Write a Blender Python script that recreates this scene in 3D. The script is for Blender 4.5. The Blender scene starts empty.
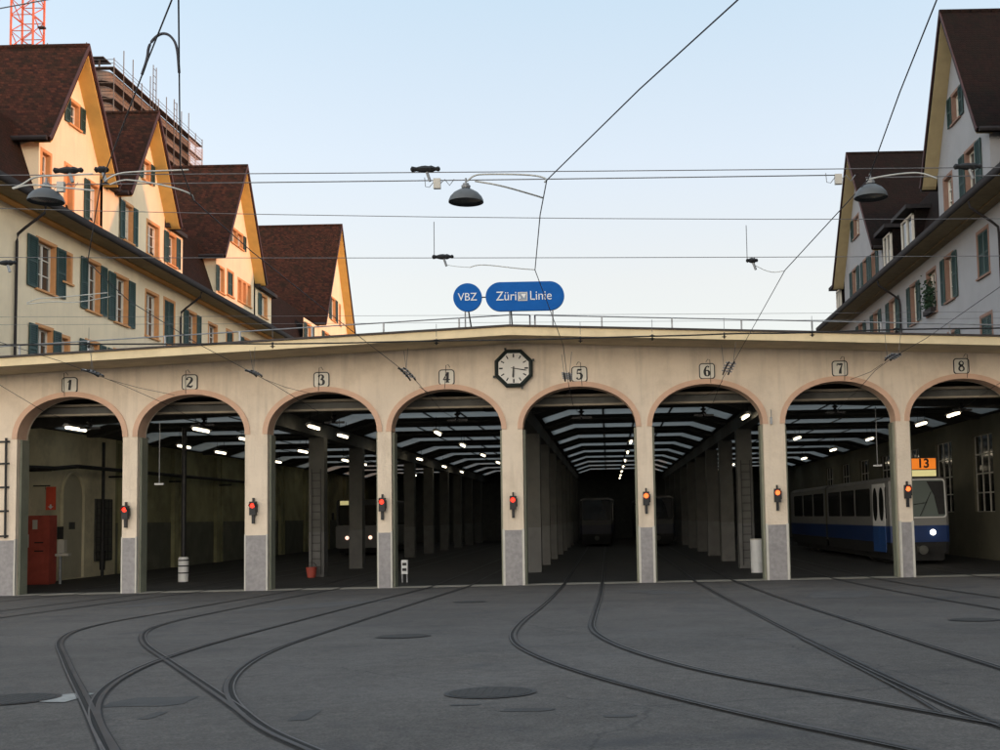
import bpy, math, random
from mathutils import Vector, Matrix
random.seed(7)
R = math.radians
scene = bpy.context.scene
COL = scene.collection

# ------------------------------------------------------------------ helpers
class MB:
    """collects shapes of one mesh object"""
    def __init__(s): s.v = []; s.f = []; s.m = []
    def face(s, pts, m=0):
        n = len(s.v); s.v += [tuple(p) for p in pts]; s.f.append(tuple(range(n, n + len(pts)))); s.m.append(m)
    def box(s, x0, x1, y0, y1, z0, z1, m=0):
        if x0 > x1: x0, x1 = x1, x0
        if y0 > y1: y0, y1 = y1, y0
        if z0 > z1: z0, z1 = z1, z0
        n = len(s.v)
        s.v += [(x0,y0,z0),(x1,y0,z0),(x1,y1,z0),(x0,y1,z0),(x0,y0,z1),(x1,y0,z1),(x1,y1,z1),(x0,y1,z1)]
        for q in ((0,3,2,1),(4,5,6,7),(0,1,5,4),(1,2,6,5),(2,3,7,6),(3,0,4,7)):
            s.f.append(tuple(n + i for i in q)); s.m.append(m)
    def prism(s, a, b, m=0):
        """two matching polygons joined by sides"""
        n = len(s.v); k = len(a); s.v += [tuple(p) for p in a] + [tuple(p) for p in b]
        s.f.append(tuple(n + i for i in range(k))[::-1]); s.f.append(tuple(n + k + i for i in range(k))); s.m += [m, m]
        for i in range(k):
            j = (i + 1) % k
            s.f.append((n+i, n+j, n+k+j, n+k+i)); s.m.append(m)
    def tube(s, pts, r, seg=6, m=0):
        pts = [Vector(p) for p in pts]; n0 = len(s.v); k = len(pts)
        rr = r if isinstance(r, (list, tuple)) else [r] * k
        for i, p in enumerate(pts):
            d = (pts[min(i+1,k-1)] - pts[max(i-1,0)]).normalized()
            a = Vector((0,0,1)) if abs(d.z) < .9 else Vector((1,0,0))
            u = d.cross(a).normalized(); w = d.cross(u)
            for j in range(seg):
                t = 2*math.pi*j/seg
                s.v.append(tuple(p + u*(math.cos(t)*rr[i]) + w*(math.sin(t)*rr[i])))
        for i in range(k-1):
            for j in range(seg):
                a = n0+i*seg+j; b = n0+i*seg+(j+1)%seg
                s.f.append((a, b, b+seg, a+seg)); s.m.append(m)
        s.f.append(tuple(n0+j for j in range(seg))[::-1]); s.f.append(tuple(n0+(k-1)*seg+j for j in range(seg))); s.m += [m, m]
    def lathe(s, prof, c, seg=20, m=0, axis='z'):
        n0 = len(s.v); k = len(prof)
        for (r, h) in prof:
            for j in range(seg):
                t = 2*math.pi*j/seg; a, b = r*math.cos(t), r*math.sin(t)
                s.v.append((c[0]+a, c[1]+b, c[2]+h) if axis == 'z' else (c[0]+a, c[1]+h, c[2]+b))
        for i in range(k-1):
            for j in range(seg):
                a = n0+i*seg+j; b = n0+i*seg+(j+1)%seg
                s.f.append((a, b, b+seg, a+seg)); s.m.append(m)
    def ribbon(s, cpts, widths, y, m=0, closed=False, th=.012):
        """variable-width stroke in the x-z plane facing -y"""
        P = [Vector((p[0], p[1])) for p in cpts]; k = len(P); L = []; Q = []
        for i in range(k):
            d = (P[min(i+1,k-1)] - P[max(i-1,0)])
            if closed: d = P[(i+1)%k] - P[i-1]
            d.normalize(); nrm = Vector((-d.y, d.x)); w = widths[i]/2
            L.append(P[i]+nrm*w); Q.append(P[i]-nrm*w)
        rng = range(k) if closed else range(k-1)
        for i in rng:
            j = (i+1) % k
            a = [(L[i].x,y,L[i].y),(Q[i].x,y,Q[i].y),(Q[j].x,y,Q[j].y),(L[j].x,y,L[j].y)]
            s.face(a, m)
    def build(s, name, mats, parent=None, loc=None, smooth=False):
        me = bpy.data.meshes.new(name); me.from_pydata(s.v, [], s.f)
        if not isinstance(mats, (list, tuple)): mats = [mats]
        for q in mats: me.materials.append(q)
        for p, i in zip(me.polygons, s.m):
            p.material_index = i; p.use_smooth = smooth
        me.update(); me.validate()
        return link(name, me, parent, loc)
def link(name, me, parent=None, loc=None):
    o = bpy.data.objects.new(name, me); COL.objects.link(o)
    if parent: o.parent = parent
    if loc: o.location = loc
    return o
def thing(name, label, cat, loc=(0,0,0), group=None, rz=0):
    o = bpy.data.objects.new(name, None); COL.objects.link(o); o.location = loc; o.rotation_euler.z = rz
    o.empty_display_size = .2
    return tag(o, label, cat, group)
def tag(o, label, cat, group=None):
    o['label'] = label; o['category'] = cat
    if group: o['group'] = group
    return o
def copy_tree(o, parent=None, skip=()):
    c = o.copy(); COL.objects.link(c)
    if parent: c.parent = parent
    for ch in list(o.children):
        if ch.name.split('.')[0] in skip: continue
        copy_tree(ch, c, skip)
    return c
def smooth_line(P, it=2):
    P = [Vector(p) for p in P]
    for _ in range(it):
        Q = [P[0]]
        for a, b in zip(P[:-1], P[1:]): Q += [a*.75+b*.25, a*.25+b*.75]
        Q.append(P[-1]); P = Q
    return P
def sag(a, b, s=0.0, n=8):
    a = Vector(a); b = Vector(b); o = []
    for i in range(n+1):
        t = i/n; p = a.lerp(b, t); p.z -= 4*s*t*(1-t); o.append(p)
    return o
def text_mesh(txt, size, x, y, z, mat, parent, name, depth=.004, sx=1.0, align='CENTER', bold=0.0):
    cu = bpy.data.curves.new('lettering', 'FONT'); cu.body = txt; cu.size = size
    cu.align_x = align; cu.align_y = 'CENTER'; cu.extrude = depth; cu.offset = bold
    ob = bpy.data.objects.new('lettering', cu); COL.objects.link(ob)
    bpy.context.view_layer.update()
    me = bpy.data.meshes.new_from_object(ob.evaluated_get(bpy.context.evaluated_depsgraph_get()))
    bpy.data.objects.remove(ob); bpy.data.curves.remove(cu)
    me.transform(Matrix.Translation((x, y, z)) @ Matrix.Rotation(R(90), 4, 'X') @ Matrix.Diagonal((sx, 1, 1, 1)))
    me.materials.clear(); me.materials.append(mat)
    return link(name, me, parent)

# ------------------------------------------------------------------ materials
def nodes(name):
    m = bpy.data.materials.new(name); m.use_nodes = True
    nt = m.node_tree; return m, nt, nt.nodes['Principled BSDF']
def mat(name, col, rough=.8, var=.12, scale=3.0, bump=.0, bscale=30.0, metal=0.0, dirt=None, dscale=.6, damt=.5, spec=None, streak=0):
    m, nt, b = nodes(name); N = nt.nodes; L = nt.links
    b.inputs['Roughness'].default_value = rough; b.inputs['Metallic'].default_value = metal
    if spec is not None: b.inputs['Specular IOR Level'].default_value = spec
    tc = N.new('ShaderNodeTexCoord')
    n1 = N.new('ShaderNodeTexNoise'); n1.inputs['Scale'].default_value = scale; n1.inputs['Detail'].default_value = 6
    L.new(tc.outputs['Object'], n1.inputs['Vector'])
    cr = N.new('ShaderNodeValToRGB'); c = col
    cr.color_ramp.elements[0].position = .3; cr.color_ramp.elements[1].position = .7
    cr.color_ramp.elements[0].color = tuple(x*(1-var) for x in c) + (1,)
    cr.color_ramp.elements[1].color = tuple(min(1, x*(1+var)) for x in c) + (1,)
    L.new(n1.outputs['Fac'], cr.inputs['Fac']); out = cr.outputs['Color']
    if streak:
        mp = N.new('ShaderNodeMapping'); mp.inputs['Scale'].default_value = (2.6,2.6,.22); L.new(tc.outputs['Object'], mp.inputs['Vector'])
        n4 = N.new('ShaderNodeTexNoise'); n4.inputs['Scale'].default_value = 1.3; n4.inputs['Detail'].default_value = 7; n4.inputs['Roughness'].default_value = .65
        L.new(mp.outputs[0], n4.inputs['Vector']); r4 = N.new('ShaderNodeValToRGB'); r4.color_ramp.elements[0].position = .5; r4.color_ramp.elements[1].position = .8
        r4.color_ramp.elements[1].color = (streak,streak,streak,1); L.new(n4.outputs['Fac'], r4.inputs['Fac'])
        m4 = N.new('ShaderNodeMixRGB'); m4.inputs['Color2'].default_value = tuple(x*.62 for x in col)+(1,); L.new(r4.outputs['Color'], m4.inputs['Fac']); L.new(out, m4.inputs['Color1']); out = m4.outputs['Color']
    if dirt:
        n2 = N.new('ShaderNodeTexNoise'); n2.inputs['Scale'].default_value = dscale; n2.inputs['Detail'].default_value = 8
        n2.inputs['Roughness'].default_value = .7
        L.new(tc.outputs['Object'], n2.inputs['Vector'])
        r2 = N.new('ShaderNodeValToRGB'); r2.color_ramp.elements[0].position = .48; r2.color_ramp.elements[1].position = .72
        r2.color_ramp.elements[1].color = (damt, damt, damt, 1)
        L.new(n2.outputs['Fac'], r2.inputs['Fac'])
        mx = N.new('ShaderNodeMixRGB'); mx.inputs['Color2'].default_value = tuple(dirt) + (1,)
        L.new(r2.outputs['Color'], mx.inputs['Fac']); L.new(out, mx.inputs['Color1']); out = mx.outputs['Color']
    L.new(out, b.inputs['Base Color'])
    if bump:
        n3 = N.new('ShaderNodeTexNoise'); n3.inputs['Scale'].default_value = bscale; n3.inputs['Detail'].default_value = 5
        L.new(tc.outputs['Object'], n3.inputs['Vector'])
        bp = N.new('ShaderNodeBump'); bp.inputs['Strength'].default_value = bump; bp.inputs['Distance'].default_value = .03
        L.new(n3.outputs['Fac'], bp.inputs['Height']); L.new(bp.outputs['Normal'], b.inputs['Normal'])
    return m
def emis(name, col, strength):
    m, nt, b = nodes(name)
    b.inputs['Base Color'].default_value = tuple(col) + (1,)
    b.inputs['Emission Color'].default_value = tuple(col) + (1,); b.inputs['Emission Strength'].default_value = strength
    return m
def tiles(name, c0, c1, course=.12, moss=(.014,.014,.009)):
    m, nt, b = nodes(name); N = nt.nodes; L = nt.links
    b.inputs['Roughness'].default_value = .95; b.inputs['Specular IOR Level'].default_value = .12
    tc = N.new('ShaderNodeTexCoord'); sp = N.new('ShaderNodeSeparateXYZ'); L.new(tc.outputs['Object'], sp.inputs[0])
    # courses run level: use y (along the eaves) and z (up the slope)
    cb = N.new('ShaderNodeCombineXYZ')
    ad = N.new('ShaderNodeMath'); ad.operation = 'ADD'; L.new(sp.outputs['Y'], ad.inputs[0]); L.new(sp.outputs['X'], ad.inputs[1])
    L.new(ad.outputs[0], cb.inputs['X']); L.new(sp.outputs['Z'], cb.inputs['Y'])
    br = N.new('ShaderNodeTexBrick'); br.inputs['Scale'].default_value = 1
    br.inputs['Brick Width'].default_value = .17; br.inputs['Row Height'].default_value = course
    br.inputs['Mortar Size'].default_value = .012; br.inputs['Mortar Smooth'].default_value = .6
    br.inputs['Color1'].default_value = tuple(c0)+(1,); br.inputs['Color2'].default_value = tuple(c1)+(1,)
    br.inputs['Mortar'].default_value = tuple(x*.5 for x in c0)+(1,)
    L.new(cb.outputs[0], br.inputs['Vector'])
    n1 = N.new('ShaderNodeTexNoise'); n1.inputs['Scale'].default_value = 1.7; n1.inputs['Detail'].default_value = 10; n1.inputs['Roughness'].default_value = .75
    L.new(tc.outputs['Object'], n1.inputs['Vector'])
    r1 = N.new('ShaderNodeValToRGB'); r1.color_ramp.elements[0].position = .42; r1.color_ramp.elements[1].position = .68
    L.new(n1.outputs['Fac'], r1.inputs['Fac'])
    mx = N.new('ShaderNodeMixRGB'); mx.inputs['Color2'].default_value = tuple(moss)+(1,)
    ml = N.new('ShaderNodeMath'); ml.operation = 'MULTIPLY'; ml.inputs[1].default_value = .75
    L.new(r1.outputs['Color'], ml.inputs[0]); L.new(ml.outputs[0], mx.inputs['Fac']); L.new(br.outputs['Color'], mx.inputs['Color1'])
    L.new(mx.outputs['Color'], b.inputs['Base Color'])
    bp = N.new('ShaderNodeBump'); bp.inputs['Strength'].default_value = .6; bp.inputs['Distance'].default_value = .04
    iv = N.new('ShaderNodeMath'); iv.operation = 'SUBTRACT'; iv.inputs[0].default_value = 1; L.new(br.outputs['Fac'], iv.inputs[1])
    L.new(iv.outputs[0], bp.inputs['Height']); L.new(bp.outputs['Normal'], b.inputs['Normal'])
    return m
def asphalt(name):
    m, nt, b = nodes(name); N = nt.nodes; L = nt.links
    tc = N.new('ShaderNodeTexCoord')
    def noise(sc, det=8, ro=.6, dist=0):
        n = N.new('ShaderNodeTexNoise'); n.inputs['Scale'].default_value = sc; n.inputs['Detail'].default_value = det
        n.inputs['Roughness'].default_value = ro; n.inputs['Distortion'].default_value = dist
        L.new(tc.outputs['Object'], n.inputs['Vector']); return n
    def ramp(src, p0, p1, c0, c1):
        r = N.new('ShaderNodeValToRGB'); r.color_ramp.elements[0].position = p0; r.color_ramp.elements[1].position = p1
        r.color_ramp.elements[0].color = c0+(1,); r.color_ramp.elements[1].color = c1+(1,); L.new(src, r.inputs['Fac']); return r
    def mixc(t, fac, a, c):
        x = N.new('ShaderNodeMixRGB'); x.blend_type = t
        if isinstance(fac, float): x.inputs['Fac'].default_value = fac
        else: L.new(fac, x.inputs['Fac'])
        L.new(a, x.inputs['Color1'])
        if isinstance(c, tuple): x.inputs['Color2'].default_value = c+(1,)
        else: L.new(c, x.inputs['Color2'])
        return x
    base = ramp(noise(.16, 6, .65, .4).outputs['Fac'], .3, .7, (.078,.072,.066), (.128,.117,.106))
    fine = ramp(noise(55, 4, .7).outputs['Fac'], .3, .75, (.45,.45,.45), (1.55,1.55,1.55))
    x = mixc('MULTIPLY', 1.0, base.outputs['Color'], fine.outputs['Color'])
    mid = ramp(noise(9, 8, .75).outputs['Fac'], .3, .7, (.70,.70,.70), (1.30,1.30,1.30))
    x = mixc('MULTIPLY', 1.0, x.outputs['Color'], mid.outputs['Color'])
    stain = ramp(noise(.55, 9, .72, .8).outputs['Fac'], .53, .70, (0,0,0), (.8,.8,.8))
    x = mixc('MIX', stain.outputs['Color'], x.outputs['Color'], (.045,.046,.05))
    spots = ramp(noise(2.7, 6, .6).outputs['Fac'], .68, .74, (0,0,0), (.5,.5,.5))
    x = mixc('MIX', spots.outputs['Color'], x.outputs['Color'], (.03,.03,.032))
    vo = N.new('ShaderNodeTexVoronoi'); vo.feature = 'DISTANCE_TO_EDGE'; vo.inputs['Scale'].default_value = .22
    wn = noise(1.2, 5, .6); ad = N.new('ShaderNodeMixRGB'); ad.blend_type = 'ADD'; ad.inputs['Fac'].default_value = .6
    L.new(tc.outputs['Object'], ad.inputs['Color1']); L.new(wn.outputs['Color'], ad.inputs['Color2']); L.new(ad.outputs['Color'], vo.inputs['Vector'])
    crk = ramp(vo.outputs['Distance'], .0, .0022, (.7,.7,.7), (0,0,0))
    x = mixc('MIX', crk.outputs['Color'], x.outputs['Color'], (.03,.03,.03))
    L.new(x.outputs['Color'], b.inputs['Base Color'])
    rr = ramp(noise(.7, 6, .6).outputs['Fac'], .3, .7, (.62,.62,.62), (.85,.85,.85)); L.new(rr.outputs['Color'], b.inputs['Roughness'])
    b.inputs['Specular IOR Level'].default_value = .3
    bp = N.new('ShaderNodeBump'); bp.inputs['Strength'].default_value = .35; bp.inputs['Distance'].default_value = .01
    L.new(noise(90, 3, .6).outputs['Fac'], bp.inputs['Height']); L.new(bp.outputs['Normal'], b.inputs['Normal'])
    return m
def glass_dark(name, col=(.03,.035,.035), rough=.06):
    m, nt, b = nodes(name); b.inputs['Base Color'].default_value = tuple(col)+(1,); b.inputs['Roughness'].default_value = rough
    b.inputs['Specular IOR Level'].default_value = .8
    N = nt.nodes; L = nt.links
    tc = N.new('ShaderNodeTexCoord'); n = N.new('ShaderNodeTexNoise'); n.inputs['Scale'].default_value = 1.3
    L.new(tc.outputs['Object'], n.inputs['Vector'])
    bp = N.new('ShaderNodeBump'); bp.inputs['Strength'].default_value = .08; L.new(n.outputs['Fac'], bp.inputs['Height']); L.new(bp.outputs['Normal'], b.inputs['Normal'])
    return m
def frosted(name, f=.35):
    m = bpy.data.materials.new(name); m.use_nodes = True; nt = m.node_tree; N = nt.nodes; L = nt.links
    N.remove(N['Principled BSDF']); out = N['Material Output']
    t = N.new('ShaderNodeBsdfTranslucent'); d = N.new('ShaderNodeBsdfDiffuse'); mx = N.new('ShaderNodeMixShader')
    n = N.new('ShaderNodeTexNoise'); n.inputs['Scale'].default_value = 1.6; n.inputs['Detail'].default_value = 6
    r = N.new('ShaderNodeValToRGB'); r.color_ramp.elements[0].color = (f*.45,f*.48,f*.46,1); r.color_ramp.elements[1].color = (f,f*1.04,f*.98,1)
    L.new(n.outputs['Fac'], r.inputs['Fac']); L.new(r.outputs['Color'], t.inputs['Color'])
    d.inputs['Color'].default_value = (.06,.07,.07,1); mx.inputs['Fac'].default_value = .7
    L.new(d.outputs[0], mx.inputs[1]); L.new(t.outputs[0], mx.inputs[2]); L.new(mx.outputs[0], out.inputs['Surface'])
    return m
def netting(name, col, alpha):
    m, nt, b = nodes(name); b.inputs['Base Color'].default_value = tuple(col)+(1,); b.inputs['Roughness'].default_value = .9
    b.inputs['Alpha'].default_value = alpha
    return m

M = {}
M['asphalt'] = asphalt('yard_asphalt')
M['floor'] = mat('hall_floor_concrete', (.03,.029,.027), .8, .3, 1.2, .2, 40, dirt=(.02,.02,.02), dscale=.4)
M['depot'] = mat('depot_stucco', (.79,.665,.52), .95, .05, 1.1, .5, 14, dirt=(.60,.49,.37), dscale=1.6, damt=.6, streak=.7)
M['trim'] = mat('arch_trim_paint', (.70,.455,.32), .9, .1, 4, .2, 30, dirt=(.38,.26,.17), dscale=2)
M['dado'] = mat('dado_granite', (.32,.30,.295), .8, .16, 9, .15, 60, dirt=(.2,.19,.19), dscale=1.5, damt=.6)
M['guard'] = mat('corner_guard_paint', (.60,.57,.50), .6, .1, 6, dirt=(.35,.33,.3), dscale=3)
M['jamb'] = mat('door_frame_steel', (.23,.235,.175), .6, .15, 3, dirt=(.12,.13,.1), dscale=1.5)
M['fascia'] = mat('fascia_board', (.84,.68,.42), .8, .06, 2, .1, 20, dirt=(.45,.36,.2), dscale=1.2, damt=.4)
M['soffit'] = mat('soffit_boards', (.55,.46,.31), .9, .12, 2.5, .1, 20)
M['flash'] = mat('roof_edge_metal', (.035,.025,.022), .6, .2, 5)
M['roofing'] = mat('roof_felt', (.07,.065,.06), .9, .2, 3, .2, 30)
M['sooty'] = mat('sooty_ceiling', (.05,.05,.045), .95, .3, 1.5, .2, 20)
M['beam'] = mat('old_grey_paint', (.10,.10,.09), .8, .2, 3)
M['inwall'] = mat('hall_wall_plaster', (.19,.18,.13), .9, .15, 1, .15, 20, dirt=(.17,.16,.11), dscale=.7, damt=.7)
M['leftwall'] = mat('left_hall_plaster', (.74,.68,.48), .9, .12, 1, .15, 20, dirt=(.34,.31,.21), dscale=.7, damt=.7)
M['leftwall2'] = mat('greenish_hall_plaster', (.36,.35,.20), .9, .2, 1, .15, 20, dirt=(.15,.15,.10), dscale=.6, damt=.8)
M['walldado'] = mat('grey_green_wall_dado', (.15,.155,.12), .8, .2, 1.5, dirt=(.08,.08,.07), dscale=.8)
M['coldado'] = mat('column_dado_grey', (.13,.13,.125), .8, .2, 3, dirt=(.07,.07,.07), dscale=1.5)
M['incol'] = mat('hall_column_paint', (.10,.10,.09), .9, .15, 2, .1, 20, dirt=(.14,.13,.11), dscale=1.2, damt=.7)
M['header'] = mat('door_header_paint', (.34,.29,.22), .8, .12, 3, dirt=(.3,.26,.2), dscale=2)
M['skylight'] = frosted('wired_skylight_glass', .34)
M['plate'] = mat('plaque_enamel', (.72,.68,.58), .5, .05, 8)
M['black'] = mat('black_paint', (.012,.012,.013), .55, .3, 8)
M['blackmetal'] = mat('dark_iron', (.02,.02,.021), .55, .3, 10, metal=.3)
M['clockframe'] = mat('dark_green_enamel', (.018,.028,.026), .45, .2, 8)
M['dial'] = mat('clock_dial', (.74,.72,.66), .5, .03, 5)
M['blue'] = mat('sign_blue', (.008,.11,.40), .6, .06, 3, spec=.1)
M['white'] = mat('white_paint', (.78,.78,.76), .5, .04, 5)
M['galv'] = mat('galvanised_steel', (.30,.31,.32), .5, .2, 8, metal=.5)
M['railsteel'] = mat('rail_steel', (.040,.040,.041), .5, .4, 2, metal=.3)
M['raillip'] = mat('worn_rail_lip', (.10,.098,.098), .5, .3, 5, metal=.3)
M['groove'] = mat('rail_groove_dirt', (.010,.010,.010), .95, .3, 12)
M['bitumen'] = mat('bitumen_joint', (.030,.030,.031), .8, .3, 5, .3, 60)
M['iron'] = mat('cast_iron_cover', (.046,.045,.044), .9, .25, 20, .5, 45)
M['paintmark'] = mat('worn_road_paint', (.33,.33,.31), .8, .15, 8, dirt=(.2,.2,.2), dscale=9, damt=.7)
M['threshold'] = mat('concrete_threshold', (.34,.315,.26), .9, .15, 4, .2, 40, dirt=(.15,.14,.13), dscale=2)
M['wire'] = mat('overhead_wire_copper', (.045,.045,.055), .6, .2, 10, metal=.4)
M['spanwire'] = mat('span_wire_steel', (.16,.16,.165), .5, .2, 10, metal=.5)
M['tubearm'] = mat('pull_off_tube', (.50,.50,.46), .45, .1, 10, metal=.4)
M['lampgrey'] = mat('lamp_dome_enamel', (.11,.12,.125), .5, .1, 6)
M['lampin'] = mat('lamp_inside', (.03,.03,.03), .6, .2, 6)
M['lampglass'] = mat('lamp_glass', (.07,.075,.075), .25, .2, 8)
M['tubeglow'] = emis('lit_tube', (1.0,.86,.62), .95)
M['redlamp'] = emis('red_signal_lens', (1.0,.04,.02), .30)
M['orangelamp'] = emis('orange_signal_lens', (1.0,.13,.03), .38)
M['headlight'] = emis('tram_headlight', (1.0,.86,.62), 1.2)
M['display'] = emis('orange_display', (1.0,.25,.02), .085)
M['displaylow'] = emis('yellow_display', (.85,.75,.34), .075)
M['tailred'] = emis('small_red_lamp', (1,.58,.42), .3)
M['red'] = mat('red_paint', (.44,.08,.055), .5, .12, 3, dirt=(.16,.02,.015), dscale=2)
M['redsign'] = mat('red_sign', (.72,.10,.05), .5, .08, 6)
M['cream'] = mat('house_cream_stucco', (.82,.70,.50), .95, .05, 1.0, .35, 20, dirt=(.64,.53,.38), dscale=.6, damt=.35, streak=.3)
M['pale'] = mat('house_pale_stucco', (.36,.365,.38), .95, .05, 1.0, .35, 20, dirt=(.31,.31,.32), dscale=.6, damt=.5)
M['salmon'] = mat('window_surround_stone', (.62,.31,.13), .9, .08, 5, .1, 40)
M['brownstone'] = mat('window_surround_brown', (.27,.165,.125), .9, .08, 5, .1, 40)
M['shutter'] = mat('green_shutter_paint', (.017,.052,.048), .6, .18, 3)
M['sash'] = mat('white_sash_paint', (.66,.63,.56), .5, .05, 5)
M['pane'] = glass_dark('window_pane')
M['gutter'] = mat('dark_gutter', (.018,.014,.015), .8, .2, 4)
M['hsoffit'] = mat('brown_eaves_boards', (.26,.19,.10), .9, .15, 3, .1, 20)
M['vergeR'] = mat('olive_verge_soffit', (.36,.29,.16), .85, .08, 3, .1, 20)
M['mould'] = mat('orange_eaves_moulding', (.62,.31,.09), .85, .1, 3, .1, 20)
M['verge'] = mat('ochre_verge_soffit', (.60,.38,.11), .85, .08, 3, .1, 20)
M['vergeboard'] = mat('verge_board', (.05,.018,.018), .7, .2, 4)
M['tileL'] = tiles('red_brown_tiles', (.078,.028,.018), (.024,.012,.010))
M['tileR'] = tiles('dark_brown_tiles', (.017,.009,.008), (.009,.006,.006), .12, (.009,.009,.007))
M['tileM'] = tiles('shaded_mansard_tiles', (.024,.013,.011), (.014,.010,.009), .12, (.010,.009,.007))  # shade on the mansards is put into this tile colour
M['conc'] = mat('raw_concrete', (.17,.135,.12), .9, .15, .5, .1, 8, dirt=(.13,.10,.085), dscale=.3)
M['void'] = mat('dark_floor_opening', (.035,.027,.025), .9, .3, .5)
M['scaff'] = mat('scaffold_tube', (.12,.10,.09), .5, .2, 1, metal=.4)
M['plank'] = mat('scaffold_plank', (.10,.07,.055), .9, .2, 1)
M['net'] = netting('pink_scaffold_net', (.55,.44,.43), .32)
M['crane'] = mat('crane_orange', (.55,.10,.035), .5, .15, 2)
M['trblue'] = mat('tram_blue', (.013,.038,.14), .35, .06, 2, spec=.4)
M['trwhite'] = mat('tram_cream_white', (.22,.22,.21), .4, .05, 2)
M['trdark'] = mat('shaded_tram_and_bus_grey', (.035,.035,.034), .5, .1, 2)  # tram white darkened to stand for hall shade; also the bus body grey
M['trnavy'] = mat('shaded_tram_navy', (.010,.014,.03), .5, .1, 2)  # tram blue darkened to stand for hall shade
M['busgrey'] = mat('bus_dull_white', (.17,.17,.165), .5, .1, 2)
M['trroof'] = mat('tram_roof_grey', (.20,.19,.18), .7, .15, 3)
M['trpane'] = glass_dark('tram_window', (.015,.016,.016), .08)
M['trscreen'] = glass_dark('tram_windscreen', (.17,.205,.19), .08)  # paler glass colour stands in for the reflected sky
M['under'] = mat('underframe_black', (.014,.014,.014), .8, .3, 4)
M['leaf'] = mat('pot_plant_leaves', (.02,.05,.022), .8, .4, 9)

# ------------------------------------------------------------------ setting: yard and hall floor
SL = .024
g = MB()
Ys = [-400, -45, 0, 900]
zz = lambda y: (SL*45 if y < -45 else (-SL*y if y < 0 else 0.0))
for a, b in zip(Ys[:-1], Ys[1:]):
    g.face([(-700,a,zz(a)),(700,a,zz(a)),(700,b,zz(b)),(-700,b,zz(b))])
yard = g.build('yard', M['asphalt']); yard['kind'] = 'structure'
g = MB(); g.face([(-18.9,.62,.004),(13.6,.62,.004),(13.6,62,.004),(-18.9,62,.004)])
fl = g.build('hall_floor', M['floor']); fl['kind'] = 'structure'

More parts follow.
